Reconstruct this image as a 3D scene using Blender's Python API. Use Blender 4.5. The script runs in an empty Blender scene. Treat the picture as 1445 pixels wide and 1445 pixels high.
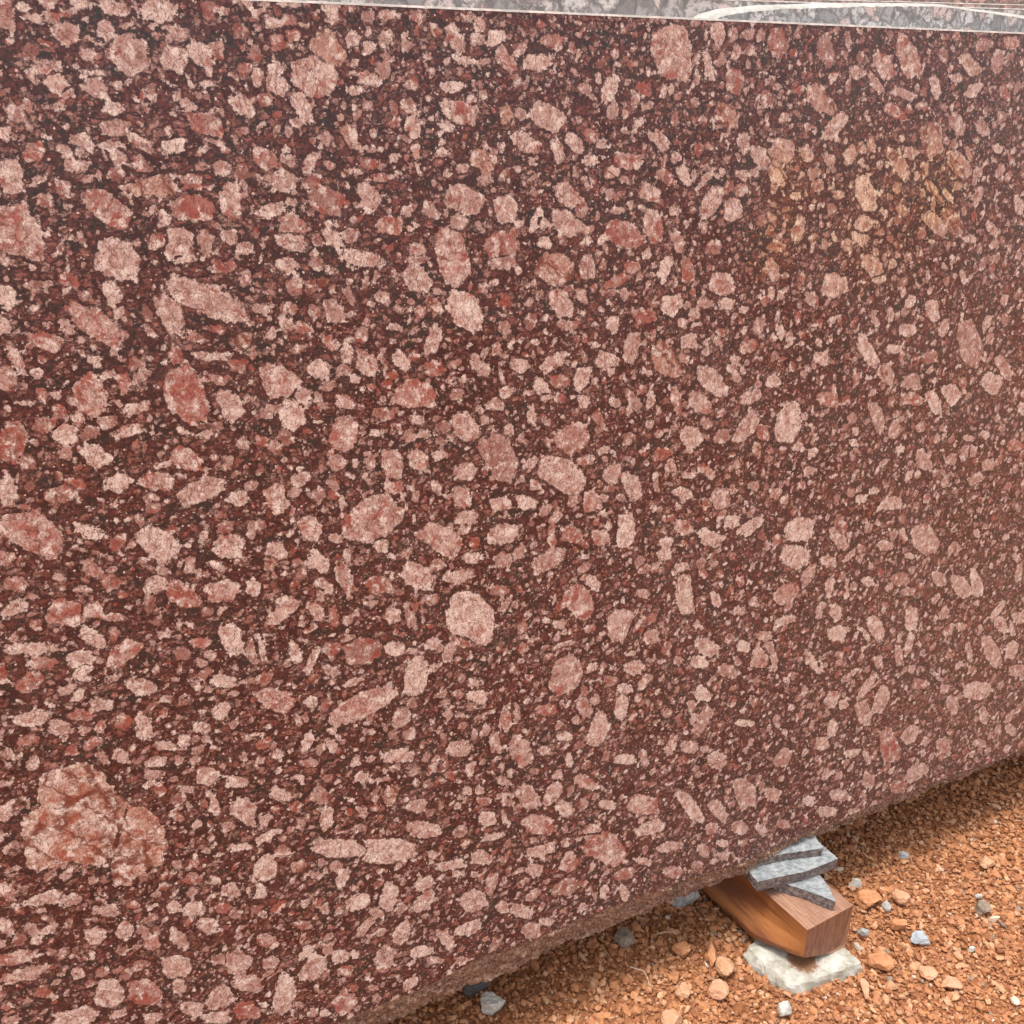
import bpy, math, random
import numpy as np
from mathutils import Matrix, Vector, noise as mn
random.seed(7); RNG = np.random.default_rng(11)
C = bpy.context.scene.collection
scene = bpy.context.scene
# ---------------------------------------------------------------- camera
W = 1445.0; FPX = 1391.0; PITCH = math.atan((722.5-141)/FPX); H = 1.45
cd = bpy.data.cameras.new('camera'); cam = bpy.data.objects.new('camera', cd); C.objects.link(cam)
cd.sensor_width = 36; cd.lens = FPX/W*36; cd.clip_start = 0.02; cd.clip_end = 2000
cam.location = (0, 0, H); cam.rotation_euler = (math.radians(90)-PITCH, 0, 0)
scene.camera = cam
# ---------------------------------------------------------------- light
SUN_EL = 76.0; SUN_AZ = 226.0      # azimuth: compass direction the sun stands in (clockwise from +Y)
world = bpy.data.worlds.new('World'); scene.world = world; world.use_nodes = True
wt = world.node_tree; wt.nodes.clear()
sky = wt.nodes.new('ShaderNodeTexSky'); sky.sky_type = 'NISHITA'; sky.sun_disc = False
sky.sun_elevation = math.radians(SUN_EL); sky.sun_rotation = math.radians(SUN_AZ)
sky.air_density = 1.0; sky.dust_density = 4.0; sky.ozone_density = 1.0
hs = wt.nodes.new('ShaderNodeHueSaturation'); hs.inputs['Saturation'].default_value = 0.22
bg = wt.nodes.new('ShaderNodeBackground'); bg.inputs['Strength'].default_value = 0.15
wo = wt.nodes.new('ShaderNodeOutputWorld')
wt.links.new(sky.outputs[0], hs.inputs['Color']); wt.links.new(hs.outputs[0], bg.inputs[0]); wt.links.new(bg.outputs[0], wo.inputs[0])
sl = bpy.data.lights.new('sun', 'SUN'); sl.energy = 1.35; sl.angle = math.radians(16); sl.color = (1, .955, .88)
sun = bpy.data.objects.new('sun', sl); C.objects.link(sun)
az = math.radians(SUN_AZ); el = math.radians(SUN_EL)
sd = Vector((math.sin(az)*math.cos(el), math.cos(az)*math.cos(el), math.sin(el)))
sun.rotation_euler = sd.to_track_quat('Z', 'Y').to_euler(); sun.location = (0, 0, 6)
scene.view_settings.view_transform = 'Standard'; scene.view_settings.look = 'None'
scene.view_settings.exposure = 1.0; scene.view_settings.gamma = 1.0
scene.view_settings.use_curve_mapping = False

# ---------------------------------------------------------------- geometry of the view
R_ = np.array([1., 0, 0]); F_ = np.array([0, math.cos(PITCH), -math.sin(PITCH)]); U_ = np.array([0, math.sin(PITCH), math.cos(PITCH)])
def ray(x, y): return F_+R_*(x-W/2)/FPX+U_*(W/2-y)/FPX
C0 = np.array([0, 0, H])
def onz(x, y, z):
    d = ray(x, y); return C0+d*(z-H)/d[2]
def zz(x, y): return 900+x/3.6125, 1100+y/3.6125
ZW = 0.115                      # top of the wood block
ZB = 0.185                      # underside of the slab
u_ = ray(3592, 141); u_[2] = 0; u_ /= np.linalg.norm(u_)
LEAN = math.radians(5)
n_ = np.array([u_[1], -u_[0], 0])*math.cos(LEAN)+np.array([0, 0, 1])*math.sin(LEAN)
v_ = np.cross(n_, u_)
v_ = v_ if v_[2] > 0 else -v_
B_ = onz(1110, 1200, ZB)
def onslab(x, y, off=0.0):
    """pixel -> (u, v) on the plane of the polished face pushed off metres along its normal"""
    d = ray(x, y); P = B_+n_*off
    q = C0+d*(np.dot(P-C0, n_)/np.dot(d, n_))
    return float(np.dot(q-B_, u_)), float(np.dot(q-B_, v_))
# slab frame: local x = along the slab, y = up the slab, z = out of the polished face
SM = Matrix(((u_[0], v_[0], n_[0], B_[0]), (u_[1], v_[1], n_[1], B_[1]), (u_[2], v_[2], n_[2], B_[2]), (0, 0, 0, 1)))
if SM.to_3x3().determinant() < 0: raise RuntimeError('mirrored frame')

# ---------------------------------------------------------------- object helpers
def tag(o, label=None, cat=None, group=None, kind='thing'):
    if label: o['label'] = label
    if cat: o['category'] = cat
    if group: o['group'] = group
    if kind: o['kind'] = kind
    return o
def empty(name, mat=None):
    o = bpy.data.objects.new(name, None); C.objects.link(o); o.empty_display_size = .1
    if mat is not None: o.matrix_world = mat
    return o
def mesh_np(name, V, Fc, mats, parent=None, mw=None, smooth=False, matidx=None):
    V = np.asarray(V, np.float32); me = bpy.data.meshes.new(name)
    if isinstance(Fc, np.ndarray):
        k = Fc.shape[1]; nf = len(Fc)
        me.vertices.add(len(V)); me.vertices.foreach_set('co', V.ravel())
        me.loops.add(nf*k); me.loops.foreach_set('vertex_index', Fc.astype(np.int32).ravel())
        me.polygons.add(nf); me.polygons.foreach_set('loop_start', np.arange(0, nf*k, k, dtype=np.int32))
        me.polygons.foreach_set('loop_total', np.full(nf, k, np.int32))
        me.update(calc_edges=True)
    else:
        me.from_pydata([tuple(map(float, p)) for p in V], [], Fc); me.update()
    if not isinstance(mats, (list, tuple)): mats = [mats]
    for m in mats: me.materials.append(m)
    if matidx is not None: me.polygons.foreach_set('material_index', np.asarray(matidx, np.int32))
    me.polygons.foreach_set('use_smooth', np.full(len(me.polygons), smooth, bool))
    o = bpy.data.objects.new(name, me); C.objects.link(o)
    if parent is not None: o.parent = parent
    elif mw is not None: o.matrix_world = mw
    return o
def grid_faces(nx, ny, flip=False):
    i, j = np.meshgrid(np.arange(nx-1), np.arange(ny-1), indexing='ij')
    a = (i*ny+j).ravel(); b = a+ny; c = b+1; d = a+1
    return np.stack([a, d, c, b] if flip else [a, b, c, d], 1)

# ---------------------------------------------------------------- node helpers
class NT:
    def __init__(s, name):
        s.m = bpy.data.materials.new(name); s.m.use_nodes = True
        s.t = s.m.node_tree; s.t.nodes.clear()
        s.out = s.t.nodes.new('ShaderNodeOutputMaterial'); s.b = s.t.nodes.new('ShaderNodeBsdfPrincipled')
        s.t.links.new(s.b.outputs[0], s.out.inputs['Surface'])
    def n(s, typ, ins=None, **kw):
        nd = s.t.nodes.new(typ)
        for k, v in kw.items(): setattr(nd, k, v)
        for k, v in (ins or {}).items(): s.set(nd.inputs[k], v)
        return nd
    def set(s, inp, v):
        if isinstance(v, bpy.types.NodeSocket): s.t.links.new(v, inp)
        elif isinstance(v, bpy.types.Node): s.t.links.new(v.outputs[0], inp)
        else:
            if inp.type == 'RGBA' and not hasattr(v, '__len__'): v = (v, v, v, 1)
            if inp.type == 'RGBA' and len(v) == 3: v = (*v, 1)
            inp.default_value = v
    def math(s, op, a, b=0.0, c=None, clamp=False):
        nd = s.t.nodes.new('ShaderNodeMath'); nd.operation = op; nd.use_clamp = clamp
        s.set(nd.inputs[0], a); s.set(nd.inputs[1], b)
        if c is not None: s.set(nd.inputs[2], c)
        return nd.outputs[0]
    def vmath(s, op, a, b=None, scale=None):
        nd = s.t.nodes.new('ShaderNodeVectorMath'); nd.operation = op
        s.set(nd.inputs[0], a)
        if b is not None: s.set(nd.inputs[1], b)
        if scale is not None: s.set(nd.inputs['Scale'], scale)
        return nd.outputs[0]
    def noise(s, co, scale, detail=3, rough=.55, dist=0):
        return s.n('ShaderNodeTexNoise', {'Vector': co, 'Scale': scale, 'Detail': detail, 'Roughness': rough, 'Distortion': dist})
    def vor(s, co, scale, feature='F1', rnd=1.0):
        return s.n('ShaderNodeTexVoronoi', {'Vector': co, 'Scale': scale, 'Randomness': rnd}, feature=feature)
    def step(s, x, lo, hi, a=0.0, b=1.0):
        nd = s.t.nodes.new('ShaderNodeMapRange'); nd.interpolation_type = 'SMOOTHSTEP'
        s.set(nd.inputs[0], x)
        for k, v in zip((1, 2, 3, 4), (lo, hi, a, b)): s.set(nd.inputs[k], v)
        return nd.outputs[0]
    def mix(s, f, a, b, mode='MIX'):
        nd = s.t.nodes.new('ShaderNodeMix'); nd.data_type = 'RGBA'; nd.blend_type = mode
        s.set(nd.inputs[0], f); s.set(nd.inputs[6], a); s.set(nd.inputs[7], b)
        return nd.outputs[2]
    def ramp(s, x, stops, interp='LINEAR'):
        nd = s.t.nodes.new('ShaderNodeValToRGB'); s.t.links.new(x, nd.inputs[0]); cr = nd.color_ramp; cr.interpolation = interp
        while len(cr.elements) < len(stops): cr.elements.new(.5)
        for e, (p, c) in zip(cr.elements, stops): e.position = p; e.color = (*c, 1)
        return nd.outputs[0]
    def bump(s, h, strength, dist):
        return s.n('ShaderNodeBump', {'Height': h, 'Strength': strength, 'Distance': dist}).outputs[0]

# ---------------------------------------------------------------- granite materials
def red_granite(name, polished=True):
    m = NT(name); tc = m.n('ShaderNodeTexCoord').outputs['Object']
    d1 = m.noise(tc, 55, 3, .6)
    off = m.vmath('SUBTRACT', d1.outputs['Color'], (.5, .5, .5))
    co = m.vmath('ADD', tc, m.vmath('SCALE', off, scale=.009))
    d2 = m.noise(tc, 260, 3, .65)
    off2 = m.vmath('SUBTRACT', d2.outputs['Color'], (.5, .5, .5))
    co2 = m.vmath('ADD', co, m.vmath('SCALE', off2, scale=.004))
    # zones of the groundmass; drawn out along the foliation, more so low on the left
    st = m.vmath('MULTIPLY', co2, (.62, 1.0, 1.0))
    zone = m.noise(m.vmath('MULTIPLY', co, (.6, 1.0, 1.0)), 17, 4, .62).outputs[0]
    zone2 = m.noise(st, 75, 4, .6).outputs[0]
    base = m.mix(m.step(zone, .43, .56), (.052, .013, .013), (.034, .029, .026))
    base = m.mix(m.step(zone2, .45, .62), base, (.12, .034, .031))
    # grains, three sizes
    g1 = m.vor(st, 112); g1e = m.vor(st, 112, 'DISTANCE_TO_EDGE')
    r1 = m.n('ShaderNodeSeparateColor', {0: g1.outputs['Color']}).outputs
    gcol = m.ramp(r1[0], [(0, (.08, .024, .019)), (.22, (.16, .044, .033)), (.45, (.25, .082, .062)), (.68, (.34, .14, .11)), (.86, (.37, .19, .155)), (1, (.48, .29, .24))])
    thr = m.math('ADD', m.math('MULTIPLY', zone, -1.0), 1.0)      # less grain where the dark zones are
    on1 = m.math('MULTIPLY', m.step(m.math('ADD', r1[1], m.math('MULTIPLY', thr, .9)), .78, .92), m.step(g1e.outputs[0], .03, .16))
    on1 = m.math('MULTIPLY', on1, m.step(zone2, .36, .50, .45, 1.0))
    col = m.mix(m.math('MULTIPLY', on1, .92), base, gcol)
    g2 = m.vor(co2, 260); g2e = m.vor(co2, 260, 'DISTANCE_TO_EDGE')
    r2 = m.n('ShaderNodeSeparateColor', {0: g2.outputs['Color']}).outputs
    gc2 = m.ramp(r2[0], [(0, (.03, .013, .012)), (.3, (.09, .036, .03)), (.6, (.22, .085, .07)), (.85, (.33, .17, .14)), (1, (.5, .34, .29))])
    on2 = m.math('MULTIPLY', m.step(r2[1], .48, .56), m.step(g2e.outputs[0], .02, .14))
    col = m.mix(m.math('MULTIPLY', on2, .8), col, gc2)
    # bright chips
    g3 = m.vor(co, 330); r3 = m.n('ShaderNodeSeparateColor', {0: g3.outputs['Color']}).outputs
    col = m.mix(m.math('MULTIPLY', m.step(r3[0], .92, .96), m.step(g3.outputs['Distance'], .5, .3)), col, (.70, .50, .43))
    # dark mica flakes
    mic = m.noise(m.vmath('MULTIPLY', co, (.7, 1, 1)), 330, 4, .7).outputs[0]
    col = m.mix(m.math('MULTIPLY', m.step(mic, .50, .60), .85), col, (.016, .009, .009))
    if polished:
        at = m.n('ShaderNodeAttribute', attribute_name='crystal'); ac = m.n('ShaderNodeSeparateColor', {0: at.outputs['Color']}).outputs
        sdf = m.math('MULTIPLY', m.math('SUBTRACT', ac[0], .5), .04)     # metres, + inside
        e1 = m.noise(tc, 170, 4, .65).outputs[0]; e2 = m.noise(tc, 600, 2, .6).outputs[0]
        ev = m.vor(tc, 190); es = m.math('SUBTRACT', m.n('ShaderNodeSeparateColor', {0: ev.outputs['Color']}).outputs[2], .5)
        s = m.math('ADD', sdf, m.math('MULTIPLY', m.math('SUBTRACT', e1, .5), .0105))
        e0 = m.noise(tc, 75, 2, .5).outputs[0]; s = m.math('ADD', s, m.math('MULTIPLY', m.math('SUBTRACT', e0, .5), .0075))
        s = m.math('ADD', s, m.math('MULTIPLY', es, .0024))
        s = m.math('ADD', s, m.math('MULTIPLY', m.math('SUBTRACT', e2, .5), .0024))
        mask = m.step(s, -.0006, .0010)
        rim = m.math('MULTIPLY', m.step(s, -.0042, -.0008), m.step(e1, .35, .6, .35, .9))
        col = m.mix(rim, col, (.045, .015, .013))
        red, pale, org = ac[1], ac[2], at.outputs['Alpha']
        cb = m.mix(pale, (.32, .15, .125), (.73, .585, .52))
        cb = m.mix(m.math('MULTIPLY', org, .75), cb, (.50, .25, .135))
        tone = m.noise(co, 90, 4, .6).outputs[0]
        cb = m.mix(m.step(tone, .38, .60), m.mix(1.0, cb, (.74, .62, .58), 'MULTIPLY'), cb)
        rn = m.noise(co2, 50, 6, .66, .9).outputs[0]
        rr = m.step(m.math('ADD', rn, m.math('MULTIPLY', red, .150)), .575, .68)
        cb = m.mix(m.math('MULTIPLY', rr, .8), cb, m.mix(org, (.33, .060, .038), (.45, .12, .055)))
        # cores are duller and pinker than the rims
        core_ = m.math('MULTIPLY', m.step(s, .0012, .0048), m.step(m.noise(co2, 48, 5, .65, .5).outputs[0], .40, .60))
        cb = m.mix(m.math('MULTIPLY', core_, .6), cb, m.mix(1.0, cb, (.80, .58, .55), 'MULTIPLY'))
        # the great crystal low on the left is cut by long cleavage cracks and has clear white zones
        bz = m.noise(co2, 26, 4, .6).outputs[0]
        cb = m.mix(m.math('MULTIPLY', m.step(bz, .46, .60), m.step(pale, .6, 1.0, .15, .75)), cb, (.74, .60, .52))
        ct = m.vmath('ADD', tc, m.vmath('SCALE', off, scale=.02))
        vr = m.n('ShaderNodeVectorRotate', {'Vector': ct, 'Angle': .85}, rotation_type='Z_AXIS').outputs[0]; cx = m.vmath('MULTIPLY', vr, (.40, 1.5, 1))
        cl = m.vor(cx, 22, 'DISTANCE_TO_EDGE').outputs[0]
        cb = m.mix(m.math('MULTIPLY', m.math('MULTIPLY', m.step(cl, .085, .0), m.step(org, .25, .45)), .95), cb, (.17, .04, .024))
        # pale flush
        pf = m.noise(co2, 75, 4, .6).outputs[0]
        cb = m.mix(m.math('MULTIPLY', m.step(pf, .52, .62), .75), cb, (.82, .70, .62))
        # fractures, specks
        for sc_, wd_, am_, sd_ in ((38, .018, .70, 0), (95, .030, .60, 3.3), (60, .018, .6, 8.1)):
            vn = m.noise(m.vmath('MULTIPLY', m.vmath('ADD', co, (sd_, 0, 0)), (1.2, .75, 1)), sc_, 3, .55, .3).outputs[0]
            cb = m.mix(m.math('MULTIPLY', m.step(m.math('ABSOLUTE', m.math('SUBTRACT', vn, .5)), wd_, .0), am_), cb, (.15, .045, .034))
        sp = m.noise(tc, 290, 3, .6).outputs[0]
        cb = m.mix(m.math('MULTIPLY', m.step(sp, .61, .67), .85), cb, (.10, .042, .035))
        fine = m.noise(tc, 380, 3, .7).outputs[0]
        cb = m.mix(m.step(fine, .35, .62), m.mix(1.0, cb, (.80, .74, .72), 'MULTIPLY'), cb)
        col = m.mix(mask, col, cb)
        # yellow-brown iron stain high on the right
        for (px, py, rad, am) in ((1235, 300, .18, .34), (1115, 265, .07, .45), (1330, 265, .08, .5), (1090, 345, .07, .4)):
            cu, cv = onslab(px, py)
            dd = m.vmath('LENGTH', m.vmath('SUBTRACT', m.vmath('MULTIPLY', tc, (1, 1, 0)), (cu, cv, 0)))
            dn = m.n('ShaderNodeVectorMath', {0: m.vmath('SUBTRACT', m.vmath('MULTIPLY', tc, (1, 1, 0)), (cu, cv, 0))}, operation='LENGTH').outputs['Value']
            w = m.math('ADD', dn, m.math('MULTIPLY', m.math('SUBTRACT', m.noise(tc, 28, 4, .6).outputs[0], .5), .12))
            col = m.mix(m.math('MULTIPLY', m.step(w, rad, rad*.25), am), col, m.mix(1.0, col, (1.12, 1.0, .58), 'MULTIPLY'))
        # uneven pale reflection sheen painted into the colour, stronger at far end and foot
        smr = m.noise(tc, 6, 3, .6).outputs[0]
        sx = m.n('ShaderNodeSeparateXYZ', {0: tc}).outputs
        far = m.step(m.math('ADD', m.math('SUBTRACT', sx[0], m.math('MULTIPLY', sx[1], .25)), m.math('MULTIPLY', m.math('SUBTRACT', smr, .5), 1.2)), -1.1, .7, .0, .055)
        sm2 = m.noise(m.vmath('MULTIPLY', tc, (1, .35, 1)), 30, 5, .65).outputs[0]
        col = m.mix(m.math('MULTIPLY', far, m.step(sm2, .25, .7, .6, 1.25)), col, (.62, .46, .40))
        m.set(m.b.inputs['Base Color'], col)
        m.set(m.b.inputs['Roughness'], m.step(smr, .3, .7, .26, .38))
        m.b.inputs['Specular IOR Level'].default_value = .42
        m.set(m.b.inputs['Normal'], m.bump(m.math('ADD', mic, m.math('MULTIPLY', e2, .5)), .12, .0006))
    else:
        dust = m.noise(tc, 28, 4, .6).outputs[0]
        col = m.mix(m.step(dust, .3, .62, .5, .9), col, m.mix(m.step(m.noise(tc, 210, 5, .75).outputs[0], .36, .64), (.17, .080, .050), (.66, .43, .30)))
        m.set(m.b.inputs['Base Color'], col); m.b.inputs['Roughness'].default_value = .9
        m.b.inputs['Specular IOR Level'].default_value = .25
        m.set(m.b.inputs['Normal'], m.bump(m.noise(tc, 150, 6, .75).outputs[0], 1.0, .009))
    return m.m

def grey_granite(name, tint, rough=.5, cut=False, scale=1.0, seed=0.0):
    m = NT(name); tc = m.vmath('ADD', m.n('ShaderNodeTexCoord').outputs['Object'], (seed, seed*.7, seed*.3))
    off = m.vmath('SUBTRACT', m.noise(tc, 50*scale, 4, .65).outputs['Color'], (.5, .5, .5))
    co = m.vmath('ADD', tc, m.vmath('SCALE', off, scale=.020/scale))
    v = m.vor(co, 34*scale); rc = m.n('ShaderNodeSeparateColor', {0: v.outputs['Color']}).outputs
    ve = m.vor(co, 34*scale, 'DISTANCE_TO_EDGE').outputs[0]
    light = tuple(min(1, c*1.35) for c in tint); dark = tuple(c*.48 for c in tint)
    pink = (tint[0]*1.35, tint[1]*1.0, tint[2]*.92)
    col = m.ramp(rc[0], [(0, dark), (.35, tint), (.6, light), (.8, pink), (1, light)])
    nz = m.noise(co, 95*scale, 5, .65).outputs[0]
    col = m.mix(m.step(nz, .46, .58), col, dark)
    col = m.mix(m.math('MULTIPLY', m.step(ve, .12, .0), .7), col, tuple(c*.6 for c in dark))
    nf = m.noise(tc, 420*scale, 4, .7).outputs[0]
    col = m.mix(m.step(nf, .52, .66, 0, .6), col, tuple(c*.35 for c in tint))
    if cut:
        col = m.mix(.5, col, (.50, .47, .42))
        col = m.mix(m.step(m.noise(m.vmath('MULTIPLY', tc, (1, 6, 6)), 26, 4, .6).outputs[0], .56, .66, 0, .35), col, (.42, .36, .31))
    m.set(m.b.inputs['Base Color'], col); m.b.inputs['Roughness'].default_value = rough
    m.set(m.b.inputs['Normal'], m.bump(nf, .5 if rough > .6 else .1, .0015))
    return m.m

M = {}
M['red'] = red_granite('red_porphyry_polished'); M['rough'] = red_granite('red_porphyry_broken', False)

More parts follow.
